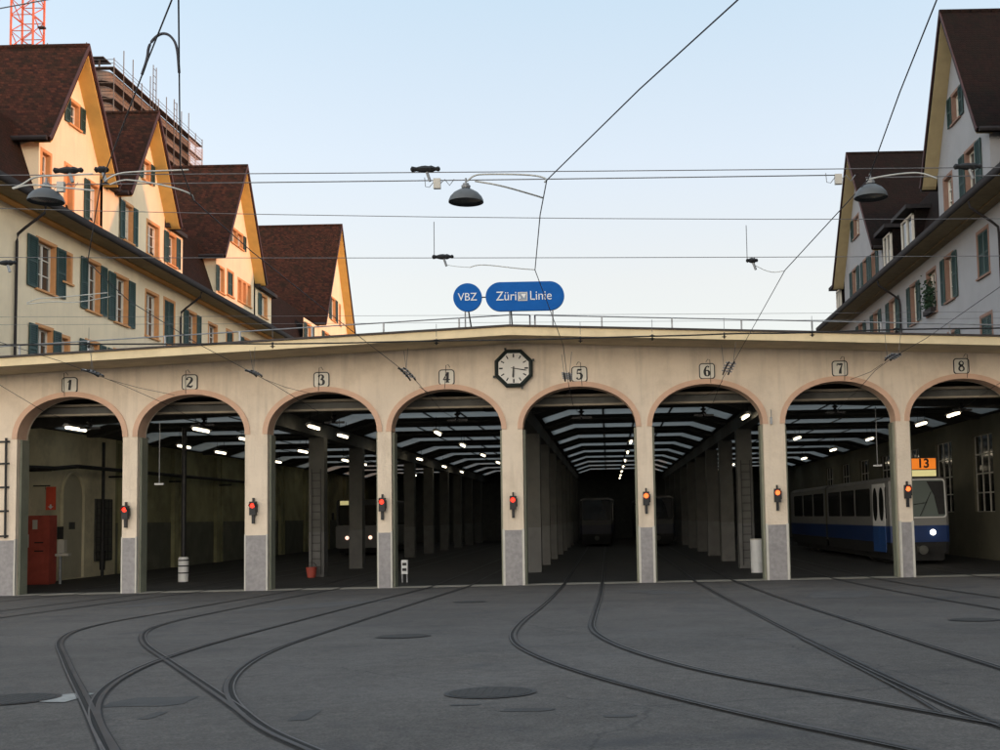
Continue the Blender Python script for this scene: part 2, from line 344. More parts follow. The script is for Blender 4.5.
# tracks (left and right rail of each, plan view, metres)
TRK = {
 1: ([(-15.5,50),(-15.5,4),(-15.5,0),(-15.56,-2),(-15.54,-5),(-15.5,-9),(-15.5,-14)], [(-14.47,50),(-14.47,4),(-14.47,0),(-14.53,-2),(-14.51,-5),(-14.47,-9),(-14.47,-14)]),
 2: ([(-12.25,50),(-12.25,4),(-12.25,0),(-12.3,-2),(-12.16,-4.85),(-12.0,-8.6),(-11.76,-11.1),(-11.5,-13.5)], [(-11.18,50),(-11.18,4),(-11.15,0),(-11.1,-3),(-10.95,-6),(-10.8,-9),(-10.65,-11.6),(-10.5,-13.5)]),
 3: ([(-8.43,50),(-8.43,4),(-8.42,0),(-8.25,-5.6),(-8.03,-10),(-7.96,-12.2),(-7.86,-13.5),(-7.56,-15.1),(-7.25,-16.05),(-6.87,-17),(-6.5,-17.8),(-5.73,-19.3),(-4.97,-20.8),(-3.7,-23.25),(-3.05,-24.53),(-2.5,-25.6),(-.5,-29.5),(1,-32.5)],
     [(-7.41,50),(-7.41,4),(-7.4,0),(-7.3,-5.2),(-7.06,-9.9),(-6.96,-12.1),(-6.83,-13.5),(-6.58,-14.9),(-6.27,-15.95),(-5.77,-17.2),(-5.26,-18.3),(-4.53,-19.7),(-3.73,-21.25),(-3.02,-22.63),(-2.4,-23.85)]),
 4: ([(-4.84,50),(-4.84,4),(-4.84,0),(-4.82,-7),(-4.79,-11.5),(-4.73,-15.7),(-4.68,-18.0),(-4.57,-19.4),(-4.45,-20.4),(-4.24,-21.45),(-3.99,-22.35),(-3.7,-23.15),(-3.32,-24),(-2.9,-24.8),(-2.45,-25.65),(-.45,-29.5),(1.05,-32.5)],
     [(-3.81,50),(-3.81,4),(-3.81,0),(-3.79,-6.8),(-3.75,-12.5),(-3.73,-15.9),(-3.71,-18),(-3.62,-19.4),(-3.41,-20.8),(-3.18,-21.8),(-2.95,-22.55),(-2.66,-23.3),(-2.29,-24.1),(-1.99,-24.66),(-1.64,-25.2),(-1.2,-25.9),(.6,-29.2),(2,-31.8)]),
 5: ([(-1.23,50),(-1.23,4),(-1.22,0),(-1.17,-9.9),(-1.22,-13.6),(-1.24,-15.3),(-1.2,-17.2),(-1.1,-18.3),(-.94,-19.3),(-.57,-20.77),(-.1,-22.15),(.27,-23.05),(.65,-23.9),(.99,-24.6),(1.36,-25.28),(1.7,-25.95),(2.6,-27.7),(4,-30.3)],
     [(-.2,50),(-.2,4),(-.2,0),(-.19,-7.5),(-.24,-13),(-.26,-15.8),(-.24,-16.7),(-.17,-17.7),(.05,-19.2),(.36,-20.55),(.71,-21.7),(1.02,-22.45),(1.27,-22.95),(1.66,-23.75),(1.95,-24.35),(2.15,-24.8),(2.6,-25.7),(3.5,-27.4),(4.9,-30)]),
 6: ([(2.37,50),(2.37,4),(2.34,0),(2.2,-9),(2.16,-14.5),(2.12,-18.6),(2.13,-20.4),(2.13,-21.9),(2.14,-23),(2.15,-24),(2.19,-24.9),(2.3,-25.9),(2.6,-28),(3,-31)],
     [(3.4,50),(3.4,4),(3.37,0),(3.2,-8.4),(3.15,-12.6),(3.15,-16.2),(3.14,-19),(3.14,-20.8),(3.15,-22.1),(3.17,-24),(3.3,-26),(3.6,-28),(4,-31)]),
 7: ([(6.17,50),(6.17,4),(6.12,0),(5.84,-5.4),(5.74,-9.6),(5.7,-12.3),(5.7,-16.5),(5.7,-20)], [(7.2,50),(7.2,4),(7.15,0),(6.87,-4.5),(6.83,-7),(6.78,-10.9),(6.75,-14),(6.75,-20)]),
 8: ([(9.9,50),(9.9,4),(9.95,1.5),(9.9,0),(9.75,-2.6),(9.46,-6.6),(9.2,-10),(9.0,-16)], [(10.93,50),(10.93,4),(10.98,1.5),(10.93,0),(10.78,-2.6),(10.49,-6.6),(10.23,-10),(10.03,-16)]),
}
TLAB = {1:'straight rails running into the arch numbered 1, beside the red cabinet', 2:'rails sliding left out of the arch numbered 2',
 3:'outer left rails bending from the arch numbered 3 across the lower left yard', 4:'inner left rails curving tightly from the arch numbered 4 to the bottom edge',
 5:'S-bend rails leaving the arch numbered 5 under the clock side', 6:'long straight rails from the arch numbered 6 to the lower right corner',
 7:'rails running out right from the arch numbered 7', 8:'rails under the tram in the arch numbered 8'}
def ground_z(y): return zz(y)
def strip(mb, P, o0, o1, dz, m):
    k = len(P); A = []; B = []
    for i in range(k):
        d = (P[min(i+1,k-1)] - P[max(i-1,0)]); d.normalize(); n = Vector((-d.y, d.x))
        a = P[i] + n*o0; b = P[i] + n*o1
        A.append((a.x, a.y, ground_z(a.y)+dz)); B.append((b.x, b.y, ground_z(b.y)+dz))
    for i in range(k-1): mb.face([A[i], B[i], B[i+1], A[i+1]], m)
for t, (ra, rb) in TRK.items():
    e = thing('tram_track', TLAB[t], 'tram track', (0,0,0), 'tram rails set in the yard')
    for side, pl in ((1, ra), (-1, rb)):
        P = smooth_line(pl, 3); mb = MB(); dz = .0005*t
        # P runs from the hall outwards: +normal is to the east of the rail
        k = side   # the groove lies on the inner side of the head
        def st(o0, o1, z, m): strip(mb, P, min(k*o0, k*o1), max(k*o0, k*o1), z+dz, m)
        st(.034,.046,.0045,2); st(.0,.034,.0125,0); st(-.034,.0,.0085,1); st(-.046,-.034,.0125,3); st(-.054,-.046,.0045,2)
        mb.build('rail', [M['railsteel'], M['groove'], M['bitumen'], M['raillip']], e)
    if t == 6:
        mb = MB(); P = smooth_line([(2.06,-18.8),(2.05,-20.6),(2.04,-22.3),(2.03,-23.5),(1.99,-24.4)], 2)
        strip(mb, P, -.008, .010, .0165, 0); strip(mb, P, .010, .022, .0155, 1); mb.build('guard_rail', [M['railsteel'], M['groove']], e)
def cover(x, y, r, label):
    e = thing('manhole_cover', label, 'manhole cover', (x,y,ground_z(y)), 'round covers in the asphalt')
    e.rotation_euler.x = -math.atan(SL)
    mb = MB(); n = 28
    mb.lathe([(r, .007), (r*.9, .007)], (0,0,0), n, 0); mb.build('rim', M['blackmetal'], e)
    mb = MB(); mb.face([(r*.9*math.cos(2*math.pi*i/n), r*.9*math.sin(2*math.pi*i/n), .009) for i in range(n)])
    for i in range(-4, 5):
        w = math.sqrt(max(0, (.8*r)**2-(i*r*.18)**2))
        mb.box(i*r*.18-.012, i*r*.18+.012, -w, w, .0085, .0105)
    mb.build('lid', M['iron'], e)
cover(-.89,-22.93,.34,'large dark manhole cover in the open asphalt below the clock')
cover(-2.53,-17.33,.34,'mid-distance manhole cover between the bent rails of arches 4 and 5')
cover(-2.72,-8.9,.34,'manhole cover close to the pier between arches 4 and 5')
cover(4.7,-16.53,.34,'manhole cover at the right edge beyond the rails of arch 6')
cover(-4.52,-22.75,.36,'manhole cover at the lower left beside the white painted wedge')
mb = MB()
M['patch'] = mat('asphalt_repair', (.062,.061,.060), .8, .25, 3, .4, 70, dirt=(.03,.03,.032), dscale=2.5)
M['patch2'] = mat('asphalt_old_repair', (.085,.082,.079), .85, .25, 3, .4, 70, dirt=(.05,.05,.05), dscale=2)
for (px_, py_, w_, d_, m_, sk) in ((-3.35,-23.05,.62,.55,'patch',.1),(-2.0,-23.9,.14,.5,'patch',.0),(-3.05,-23.75,.10,.35,'patch',.0),(-.55,-23.85,.35,.16,'patch',.2),(.05,-24.2,.22,.10,'patch',-.1),(-1.0,-23.55,.22,.08,'patch',.1),
    (-5.6,-9,1.3,3.5,'patch2',.4),(1.0,-6,1.2,2.4,'patch2',-.3),(4.5,-9,1.3,3,'patch2',.2),(-9.6,-7,1.0,2.5,'patch2',.1)):
    pm = MB(); n_ = 14; pts_ = []
    for i_ in range(n_):
        t_ = 2*math.pi*i_/n_; q_ = .5/max(abs(math.cos(t_)),abs(math.sin(t_)))*random.uniform(.82,1.06)
        x_ = px_+w_*q_*math.cos(t_)+sk*q_*math.sin(t_)*d_; y_ = py_+d_*q_*math.sin(t_); pts_.append((x_,y_,ground_z(y_)+.003))
    pm.face(pts_); po = pm.build('asphalt_patch', M[m_]); po['kind'] = 'structure'
a = [(-4.19,-22.95),(-3.99,-23.0),(-3.99,-22.5),(-4.13,-22.44),(-4.40,-22.70)]
mb.face([(x,y,ground_z(y)+.006) for x,y in a]); o = mb.build('road_marking', M['paintmark'])
tag(o, 'worn white painted wedge on the asphalt at the lower left', 'road marking')

# ------------------------------------------------------------------ the depot
ARC = [(-16.19,-13.28),(-12.88,-9.92),(-9.31,-6.29),(-5.91,-2.87),(-2.30,.83),(1.26,4.31),(4.91,7.95),(8.33,11.36)]
XL, XR = -23.0, 15.6      # ends of the front wall
PK = -2.5; SLOPE = .042
SPR, RISE, TH = 4.27, 1.14, .6
ztop = lambda x: 6.64 - SLOPE*abs(x-PK)
depot = thing('tram_depot', 'long beige stucco tram depot with eight round arches and a low gable roof', 'tram depot', (0,0,0))
def arch_pts(x0, x1, off=0.0, n=28):
    c = (x0+x1)/2; a = (x1-x0)/2+off; b = RISE+off
    return [(c-a*math.cos(math.pi*i/n), SPR+b*math.sin(math.pi*i/n)**.94) for i in range(n+1)]
mb = MB()
pier_edges = []
prev = XL
for (x0, x1) in ARC: pier_edges.append((prev, x0)); prev = x1
pier_edges.append((prev, XR))
def wallquad(x0, x1, za0, za1, zb0, zb1):
    for y, rev in ((0, False), (TH, True)):
        q = [(x0,y,za0),(x1,y,za1),(x1,y,zb1),(x0,y,zb0)]
        mb.face(q[::-1] if rev else q)
for (x0, x1) in pier_edges:
    xs = [x0] + ([PK] if x0 < PK < x1 else []) + [x1]
    for a, b in zip(xs[:-1], xs[1:]): wallquad(a, b, -.3, -.3, ztop(a), ztop(b))
    for x, fl_ in ((x0, 1), (x1, 0)):
        q = [(x,0,-.3),(x,TH,-.3),(x,TH,SPR),(x,0,SPR)]; mb.face(q[::-1] if fl_ else q)
for (x0, x1) in ARC:
    P = arch_pts(x0, x1)
    for (xa, za), (xb, zb) in zip(P[:-1], P[1:]):
        wallquad(xa, xb, za, zb, ztop(xa), ztop(xb))
        mb.face([(xa,0,za),(xb,0,zb),(xb,TH,zb),(xa,TH,za)])
mb.build('front_wall', M['depot'], depot)
for i, (x0, x1) in enumerate(ARC):
    mb = MB(); I = arch_pts(x0, x1, -.006); O = arch_pts(x0, x1, .135)
    for (a, b, c, d) in zip(I[:-1], I[1:], O[:-1], O[1:]):
        mb.face([(a[0],-.03,a[1]),(b[0],-.03,b[1]),(d[0],-.03,d[1]),(c[0],-.03,c[1])])
        mb.face([(a[0],-.03,a[1]),(a[0],TH-.1,a[1]),(b[0],TH-.1,b[1]),(b[0],-.03,b[1])])
        mb.face([(c[0],-.03,c[1]),(d[0],-.03,d[1]),(d[0],.01,d[1]),(c[0],.01,c[1])])
    for p, q in ((I[0], O[0]), (I[-1], O[-1])):
        mb.face([(p[0],-.03,p[1]),(q[0],-.03,q[1]),(q[0],.01,q[1]),(p[0],.01,p[1])])
    mb.build('arch_trim', M['trim'], depot)
    mb = MB(); mb.box(x0, x1, -.10, .62, -.02, .008); mb.build('threshold', M['threshold'], depot)
for i, (x0, x1) in enumerate(pier_edges):
    mb = MB(); mb.box(x0+.001, x1-.001, -.012, .3, -.1, 1.50); mb.build('dado', M['dado'], depot)
    for x, s in ((x0, 1), (x1, -1)):
        if (i == 0 and s == 1) or (i == 8 and s == -1): continue
        mb = MB()
        w = .05 if i >= 4 else .028
        mb.box(x-s*.010, x+s*w, -.022, -.0125, -.02, 1.53); mb.box(x-s*.010, x-s*.002, -.0125, .08, -.02, 1.53)
        mb.build('corner_guard', M['guard'], depot)
        mb = MB(); mb.box(x-s*.006, x-s*.06, .16, .57, .01, SPR-.02); mb.build('door_frame', M['jamb'], depot)
# eaves
def gable_slab(y0, y1, t0, t1, x0=XL, x1=XR):
    m = MB()
    for a, b in ((x0, PK), (PK, x1)):
        m.prism([(a,y0,ztop(a)+t0),(b,y0,ztop(b)+t0),(b,y0,ztop(b)+t1),(a,y0,ztop(a)+t1)],
                [(a,y1,ztop(a)+t0),(b,y1,ztop(b)+t0),(b,y1,ztop(b)+t1),(a,y1,ztop(a)+t1)])
    return m
gable_slab(-1.56, .62, 0.0, .03).build('soffit', M['soffit'], depot)
gable_slab(-1.62, -1.563, -.02, .20).build('fascia', M['fascia'], depot)
gable_slab(-1.68, -1.56, .203, .25).build('roof_edge', M['flash'], depot)
gable_slab(-1.55, 3.0, .04, .20).build('front_roof', M['roofing'], depot)
gable_slab(2.7, 3.0, -1.22, .0).build('roof_upstand', M['sooty'], depot)
# side and back walls
for xa, xb, holes in ((-19.2,-18.9,None), (13.6,13.9,'win')):
    mb = MB()
    if not holes: mb.box(xa, xb, TH, 62, 0, 5.6)
    else:
        ys = [TH] + [v for k in range(8) for v in (4.2+k*4.8, 6.4+k*4.8)] + [62]
        for k in range(len(ys)-1):
            if k % 2 == 0: mb.box(xa, xb, ys[k], ys[k+1], 0, 5.6)
            else: mb.box(xa, xb, ys[k], ys[k+1], 0, 1.7); mb.box(xa, xb, ys[k], ys[k+1], 4.5, 5.6)
    if holes: mb.build('side_wall', M['inwall'], depot)
    else:
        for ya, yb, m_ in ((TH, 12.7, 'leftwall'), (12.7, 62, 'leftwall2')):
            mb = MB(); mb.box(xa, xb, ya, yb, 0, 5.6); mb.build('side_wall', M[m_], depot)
        mb = MB(); mb.box(xb, xb+.02, 12.75, 61.9, 0, 1.95); mb.build('wall_dado', M['walldado'], depot)
for k in range(8):
    y0 = 4.2+k*4.8; mb = MB(); x = 13.72
    mb.face([(x,y0,1.7),(x,y0,4.5),(x,y0+2.2,4.5),(x,y0+2.2,1.7)], 1)
    for j in range(4): yy = y0+j*2.2/3; mb.box(x-.03, x+.0, yy-.03, yy+.03, 1.7, 4.5)
    for j in range(5): q = 1.7+j*.7; mb.box(x-.028, x-.002, y0, y0+2.2, q-.025, q+.025)
    mb.build('hall_window', [M['sash'], M['trpane']], depot)
for k in range(9):
    mb = MB(); y0 = 12.9+k*5.4
    mb.box(-18.9, -18.72, y0, y0+.5, .0, 5.0); mb.box(-18.9, -18.76, y0+.8, y0+1.0, 0, 5.0); mb.build('pilaster', M['leftwall2'], depot)
mb = MB(); mb.box(-19.2, 13.9, 62, 62.3, 0, 5.6); mb.build('back_wall', M['beam'], depot)
# folded roof with skylight bands
ROWS = [-18.9, -9.75, -2.50, 4.62, 13.6]
def prof(x0, x1, up):
    return [(x0, 5.14+up), (x0+.35, 5.14+up), (x0+1.25, 5.42+up), (x1-1.25, 5.42+up), (x1-.35, 5.14+up), (x1, 5.14+up)]
bandY = [7.0+6*k for k in range(9)]
def roofband(y0, y1, lo, hi, matn, name, trim=0):
    for xa, xb in zip(ROWS[:-1], ROWS[1:]):
        A = prof(xa, xb, lo); B = prof(xa, xb, hi); mb = MB()
        rng = range(5) if not trim else range(1, 4)
        for i in rng:
            mb.prism([(A[i][0],y0,A[i][1]),(A[i+1][0],y0,A[i+1][1]),(B[i+1][0],y0,B[i+1][1]),(B[i][0],y0,B[i][1])],
                     [(A[i][0],y1,A[i][1]),(A[i+1][0],y1,A[i+1][1]),(B[i+1][0],y1,B[i+1][1]),(B[i][0],y1,B[i][1])])
        mb.build(name, matn, depot)
last = 2.7
for y in bandY:
    roofband(last, y, 0, .14, M['sooty'], 'ceiling'); last = y+2.0
    # flat ends of the band stay closed
    for xa, xb in zip(ROWS[:-1], ROWS[1:]):
        for p, q in ((xa, xa+.35), (xb-.35, xb)):
            mb = MB(); mb.box(p, q, y, y+2, 5.14, 5.28); mb.build('ceiling', M['sooty'], depot)
        A = prof(xa, xb, .004); mb = MB()
        for i in range(1, 4):
            mb.face([(A[i][0],y,A[i][1]),(A[i][0],y+2,A[i][1]),(A[i+1][0],y+2,A[i+1][1]),(A[i+1][0],y,A[i+1][1])])
        sk = mb.build('skylight', M['skylight'], depot)
        for j in range(1, 4):
            mb = MB(); x = xa+1.25+(xb-xa-2.5)*j/4; mb.box(x-.03, x+.03, y, y+2, 5.40, 5.47); mb.build('glazing_bar', M['beam'], sk)
roofband(last, 62, 0, .14, M['sooty'], 'ceiling')
for y in [4.2+6*k for k in range(10)]:
    for xa, xb in zip(ROWS[:-1], ROWS[1:]):
        mb = MB(); A = prof(xa, xb, 0); B = prof(xa, xb, -.07)
        for i in range(5):
            mb.prism([(A[i][0],y,A[i][1]-.005),(A[i+1][0],y,A[i+1][1]-.005),(B[i+1][0],y,B[i+1][1]),(B[i][0],y,B[i][1])],
                     [(A[i][0],y+.25,A[i][1]-.005),(A[i+1][0],y+.25,A[i+1][1]-.005),(B[i+1][0],y+.25,B[i+1][1]),(B[i][0],y+.25,B[i][1])])
        mb.build('roof_beam', M['beam'], depot)
mb = MB(); mb.box(-18.88, 13.58, .95, 1.15, 5.02, 5.2); hd_ = mb.build('door_header', M['beam'], depot)
mb = MB(); mb.box(-18.88, 13.58, .90, 1.2, 4.965, 5.017); mb.build('header_rail', M['header'], hd_)
mb = MB(); mb.box(-3.6, -1.4, 2.45, 2.68, 5.0, 5.75); mb.build('ridge_panel', M['sooty'], depot)
mb = MB(); mb.box(-18.88, 13.58, 1.0, 1.2, 5.23, 5.30); mb.build('upper_header', M['header'], depot)
for r_i, x in enumerate(ROWS[1:-1]):
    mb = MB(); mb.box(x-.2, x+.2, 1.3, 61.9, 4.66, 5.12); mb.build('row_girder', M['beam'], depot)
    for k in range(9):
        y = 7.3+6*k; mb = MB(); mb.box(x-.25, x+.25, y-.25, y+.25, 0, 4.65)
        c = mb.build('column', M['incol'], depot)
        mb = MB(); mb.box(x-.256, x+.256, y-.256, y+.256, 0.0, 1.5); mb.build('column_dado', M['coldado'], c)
        if k == 0 and r_i in (0, 2):
            mb = MB()
            for s in (-.14, .16): mb.box(x+s-.012, x+s+.012, y-.34, y-.31, .1, 3.6)
            for j in range(13): mb.box(x-.14, x+.16, y-.335, y-.315, .35+j*.26-.01, .35+j*.26+.01)
            mb.build('ladder', M['blackmetal'], c)
# thin steel posts
for x, y in ((-13.58,5.35),(-18.1,10.0)):
    pass
# plaques
PLQ = [(-14.76,5.73),(-11.45,5.74),(-7.82,5.73),(-4.37,5.73),(-.71,5.74),(2.81,5.755),(6.47,5.75),(9.82,5.75)]
def rrect(cx, cz, w, h, r, n=6):
    o = []
    for (sx, sz, a0) in ((1,-1,-90),(1,1,0),(-1,1,90),(-1,-1,180)):
        for i in range(n+1):
            t = R(a0+90*i/n); o.append((cx+sx*(w/2-r)+r*math.cos(t), cz+sz*(h/2-r)+r*math.sin(t)))
    return o
def catmull(P, n=8):
    P = [Vector(p) for p in P]; o = []
    Q = [P[0]*2-P[1]] + P + [P[-1]*2-P[-2]]
    for i in range(1, len(Q)-2):
        for k in range(n):
            t = k/n; a, b, c, d = Q[i-1], Q[i], Q[i+1], Q[i+2]
            o.append(.5*((2*b)+(c-a)*t+(2*a-5*b+4*c-d)*t*t+(3*b-a-3*c+d)*t**3))
    o.append(P[-1]); return o
def stroke(mb, pts, ws, cx, cz, s, y, closed=False):
    """pts with width per point, 0..1 glyph space, splined"""
    V = catmull([(p[0], p[1], w) for p, w in zip(pts, ws)])
    mb.ribbon([(cx+(p.x-.5)*s, cz+(p.y-.5)*s) for p in V], [p.z*s*1.18+.006 for p in V], y)
def numeral(n, cx, cz, s, y, mat_, parent):
    mb = MB(); T = .19; t = .055
    S = lambda pts, ws: stroke(mb, pts, ws, cx, cz, s, y)
    if n == 1: S([(.50,.0),(.54,.5),(.58,1.0)],[T]*3); S([(.55,.97),(.44,.83),(.30,.78)],[.12,.08,.04])
    if n == 2:
        S([(.27,.72),(.25,.85),(.38,.97),(.55,.97),(.70,.86),(.70,.68),(.55,.45),(.36,.25),(.24,.07)],[.17,.10,.06,.07,.14,.19,.15,.09,.06])
        S([(.24,.07),(.42,.10),(.60,.05),(.74,.10),(.78,.24)],[.10,.15,.15,.09,.04])
    if n == 3:
        S([(.27,.78),(.28,.90),(.42,.98),(.58,.95),(.66,.80),(.60,.63),(.44,.54)],[.14,.10,.06,.10,.18,.14,.06])
        S([(.44,.54),(.62,.50),(.73,.33),(.68,.12),(.50,.02),(.32,.05),(.24,.18)],[.06,.12,.20,.16,.07,.09,.15])
    if n == 4:
        S([(.58,.0),(.60,.5),(.62,1.0)],[T]*3); S([(.60,.97),(.40,.62),(.18,.28)],[.07,.06,.06]); S([(.16,.28),(.5,.28),(.84,.28)],[.07]*3); S([(.42,.02),(.6,.02),(.78,.02)],[.05]*3)
    if n == 5:
        S([(.34,.95),(.55,.93),(.74,.97)],[.13,.14,.05]); S([(.33,.97),(.31,.75),(.29,.52)],[.06]*3)
        S([(.29,.52),(.44,.60),(.62,.55),(.72,.36),(.66,.12),(.48,.02),(.32,.05),(.25,.18)],[.05,.07,.14,.20,.16,.07,.09,.15])
    if n == 6:
        S([(.68,.86),(.58,.97),(.44,.92),(.33,.70),(.28,.42),(.34,.14),(.50,.03),(.66,.12),(.71,.33),(.63,.51),(.48,.56),(.34,.46)],[.13,.06,.08,.15,.20,.16,.06,.14,.18,.12,.06,.05])
    if n == 7:
        S([(.25,.97),(.45,.91),(.62,.93),(.76,.97)],[.06,.13,.14,.06]); S([(.76,.97),(.62,.62),(.54,.30),(.52,.0)],[.06,.10,.18,.22]); S([(.25,.97),(.24,.86),(.23,.76)],[.06,.05,.03])
    if n == 8:
        S([(.5,.54),(.33,.66),(.32,.84),(.49,.98),(.66,.86),(.66,.68),(.5,.54),(.33,.42),(.27,.22),(.36,.06),(.52,.02),(.70,.12),(.72,.30),(.64,.44),(.5,.54)],
          [.16,.15,.10,.055,.08,.08,.16,.12,.13,.09,.055,.10,.12,.10,.16])
    return mb.build('numeral', mat_, parent)
for i, (x, z) in enumerate(PLQ):
    mb = MB(); mb.prism([(a,-.004,b) for a, b in rrect(x,z,.44,.44,.09)], [(a,-.022,b) for a, b in rrect(x,z,.44,.44,.09)], 1)
    mb.prism([(a,-.020,b) for a, b in rrect(x,z,.385,.385,.065)], [(a,-.027,b) for a, b in rrect(x,z,.385,.385,.065)], 0)
    pq = mb.build('number_plaque', [M['plate'], M['black']], depot); pq['label'] = 'white plaque with a black numeral %d' % (i+1)
    numeral(i+1, x, z, .285, -.031, M['black'], pq)
    # bent wall hook and drop wire over the plaque
    s = 1 if i < 4 else -1; k = -.16+.05*i
    mb = MB(); mb.tube([(x-.05*s+k*.5,-.03,5.42),(x-.02*s+k*.8,-.05,5.75),(x+.0+k*.9,-.05,6.06),(x+.06*s+k*.9,-.05,6.08),(x+.11*s+k*.9,-.05,6.0)], .008, 5); mb.build('wall_hook', M['blackmetal'], depot)
# plain little items on the wall
mb = MB(); mb.box(4.50,4.56,-.06,0,4.25,4.45); mb.tube([(4.53,-.07,4.42),(4.53,-.10,4.62),(4.53,-.02,4.66)], .012, 6); mb.build('wall_bracket', M['galv'], depot)
# ladder-like cable rungs at the far left pier
mb = MB()
for z in (1.62,2.3,2.95,3.6,4.2): mb.box(-16.75,-16.38,-.05,-.005,z-.025,z+.025)
mb.tube([(-16.44,-.06,1.56),(-16.46,-.06,4.3)], .03, 6); mb.build('cable_riser', M['blackmetal'], depot)
# ------------------------------------------------------------------ clock
cx, cz = -2.51, 5.93
clk = thing('wall_clock', 'octagonal wall clock with dark green frame between arches 4 and 5', 'clock', (cx,-.1,cz))
def ngon(r, n, y, rot=0): return [(r*math.sin(2*math.pi*(i+.5)/n+rot), y, r*math.cos(2*math.pi*(i+.5)/n+rot)) for i in range(n)]
mb = MB(); O = ngon(.565,8,.1); O2 = ngon(.565,8,-.03); I2 = ngon(.515,8,-.075); I3 = ngon(.45,8,-.03)
for A, B in ((O,O2),(O2,I2),(I2,I3)):
    for i in range(8): j = (i+1)%8; mb.face([A[i],A[j],B[j],B[i]])
for i in range(8):
    a = 2*math.pi*(i+.5)/8
    if i % 2: mb.box(.585*math.sin(a)-.03,.585*math.sin(a)+.03,-.02,.03,.585*math.cos(a)-.03,.585*math.cos(a)+.03)
mb.build('frame', M['clockframe'], clk)
mb = MB(); mb.face(ngon(.47,8,-.03)); mb.build('dial', M['dial'], clk)
mb = MB()
for h in range(12):
    a = 2*math.pi*h/12; d = Vector((math.sin(a),0,math.cos(a))); n = Vector((d.z,0,-d.x)); w = .016 if h%3 else .021
    p, q = d*.30, d*.40
    mb.face([tuple(v+Vector((0,-.035,0))) for v in (p-n*w,q-n*w,q+n*w,p+n*w)])
mb.build('hour_mark', M['black'], clk)
def hand(name, ang, l, w, y, back=.07):
    a = R(ang); d = Vector((math.sin(a),0,math.cos(a))); n = Vector((d.z,0,-d.x)); m = MB()
    pts = [-d*back-n*w*.6, d*l*.85-n*w, d*l, d*l*.85+n*w, -d*back+n*w*.6]
    m.prism([tuple(v+Vector((0,y+.006,0))) for v in pts], [tuple(v+Vector((0,y,0))) for v in pts]); m.build(name, M['black'], clk)
hand('minute_hand', 100, .38, .015, -.046); hand('hour_hand', 184, .27, .024, -.058, .05)
# ------------------------------------------------------------------ signals on the piers
SIG = [(-13.15,2.21),(-9.67,2.25),(-6.15,2.28),(-2.58,2.26),(1.05,2.30),(4.63,2.31),(8.18,2.34)]
for i, (x, z) in enumerate(SIG):
    e = thing('signal_lamp', 'small black signal lamp glowing %s on the pier between arches %d and %d' % ('red' if i < 4 else 'orange-red', i+1, i+2), 'signal light', (x,-.03,z), 'signal lamps on the piers')
    mb = MB(); mb.box(-.085,.085,-.14,.0,-.20,.17); mb.box(.085,.115,-.1,-.02,-.12,.1)
    mb.box(-.02,.02,-.07,.02,.17,.27); mb.build('housing', M['black'], e)
    mb = MB(); mb.box(-.035,.035,-.08,.0,-.43,-.20); mb.build('cable_box', M['black'], e)
    mb = MB(); n = 16
    mb.lathe([(.001,-.165),(.035,-.162),(.058,-.15),(.068,-.141)], (0,0,.06), n, 0, 'y')
    mb.build('lens', M['redlamp'] if i < 4 else M['orangelamp'], e, smooth=True)
    mb = MB(); k = 10
    arc = [(.082*math.cos(R(-10+200*j/k)), .06+.082*math.sin(R(-10+200*j/k))) for j in range(k+1)]
    for p, q in zip(arc[:-1], arc[1:]): mb.face([(p[0],-.141,p[1]),(q[0],-.141,q[1]),(q[0]*.95,-.23,q[1]),(p[0]*.95,-.23,p[1])])
    mb.build('visor', M['black'], e)
# ------------------------------------------------------------------ roof signs and railing
def roofz(x): return ztop(x)+.21
sg = thing('round_sign', 'round blue roof sign with three white letters', 'sign', (-3.67,-.8,roofz(-3.67)))
zc = 7.79-roofz(-3.67)
mb = MB(); n = 36; ring = lambda r, y: [(r*math.cos(2*math.pi*i/n), y, zc+r*math.sin(2*math.pi*i/n)) for i in range(n)]
mb.prism(ring(.385,.05), ring(.385,-.05)); mb.build('panel', M['blue'], sg)
text_mesh('VBZ', .30, 0, -.056, zc, M['white'], sg, 'lettering', .004, .95)
for dx, tilt in ((-.07,0),(.02,.08)):
    mb = MB(); mb.tube([(dx,0,zc-.36),(dx+tilt,.0 if not tilt else .25,-.05)], .022, 6); mb.build('post', M['galv' if dx < 0 else 'blackmetal'], sg)
sg = thing('oblong_sign', 'oblong blue roof sign with rounded ends and two white words', 'sign', (-2.12,-.8,roofz(-2.12)))
zc = 7.79-roofz(-2.12)
mb = MB(); rr_ = rrect(0, zc, 2.12, .79, .394, 12)
mb.prism([(a,.06,b) for a, b in rr_], [(a,-.05,b) for a, b in rr_]); mb.build('panel', M['blue'], sg)
text_mesh('Züri', .35, -.78, -.056, zc, M['white'], sg, 'lettering', .004, .92, 'LEFT')
text_mesh('Linie', .35, .12, -.056, zc, M['white'], sg, 'lettering', .004, .92, 'LEFT')
mb = MB(); mb.box(-.19,.07,-.058,-.05,zc-.13,zc+.11,0)
mb.box(-.165,.045,-.061,-.0575,zc-.105,zc+.085,1)
mb.face([(-.11,-.064,zc+.06),(.03,-.064,zc+.06),(-.02,-.064,zc-.06)],2)
mb.face([(-.155,-.064,zc-.095),(-.155,-.064,zc+.03),(-.11,-.064,zc-.05)],2)
mb.build('emblem', [M['guard'], mat('emblem_grey',(.25,.30,.38),.5), M['white']], sg)
mb = MB(); mb.tube([(-1.18,0,zc),(-1.055,0,zc)], .018, 6); mb.build('link_bar', M['blackmetal'], sg)
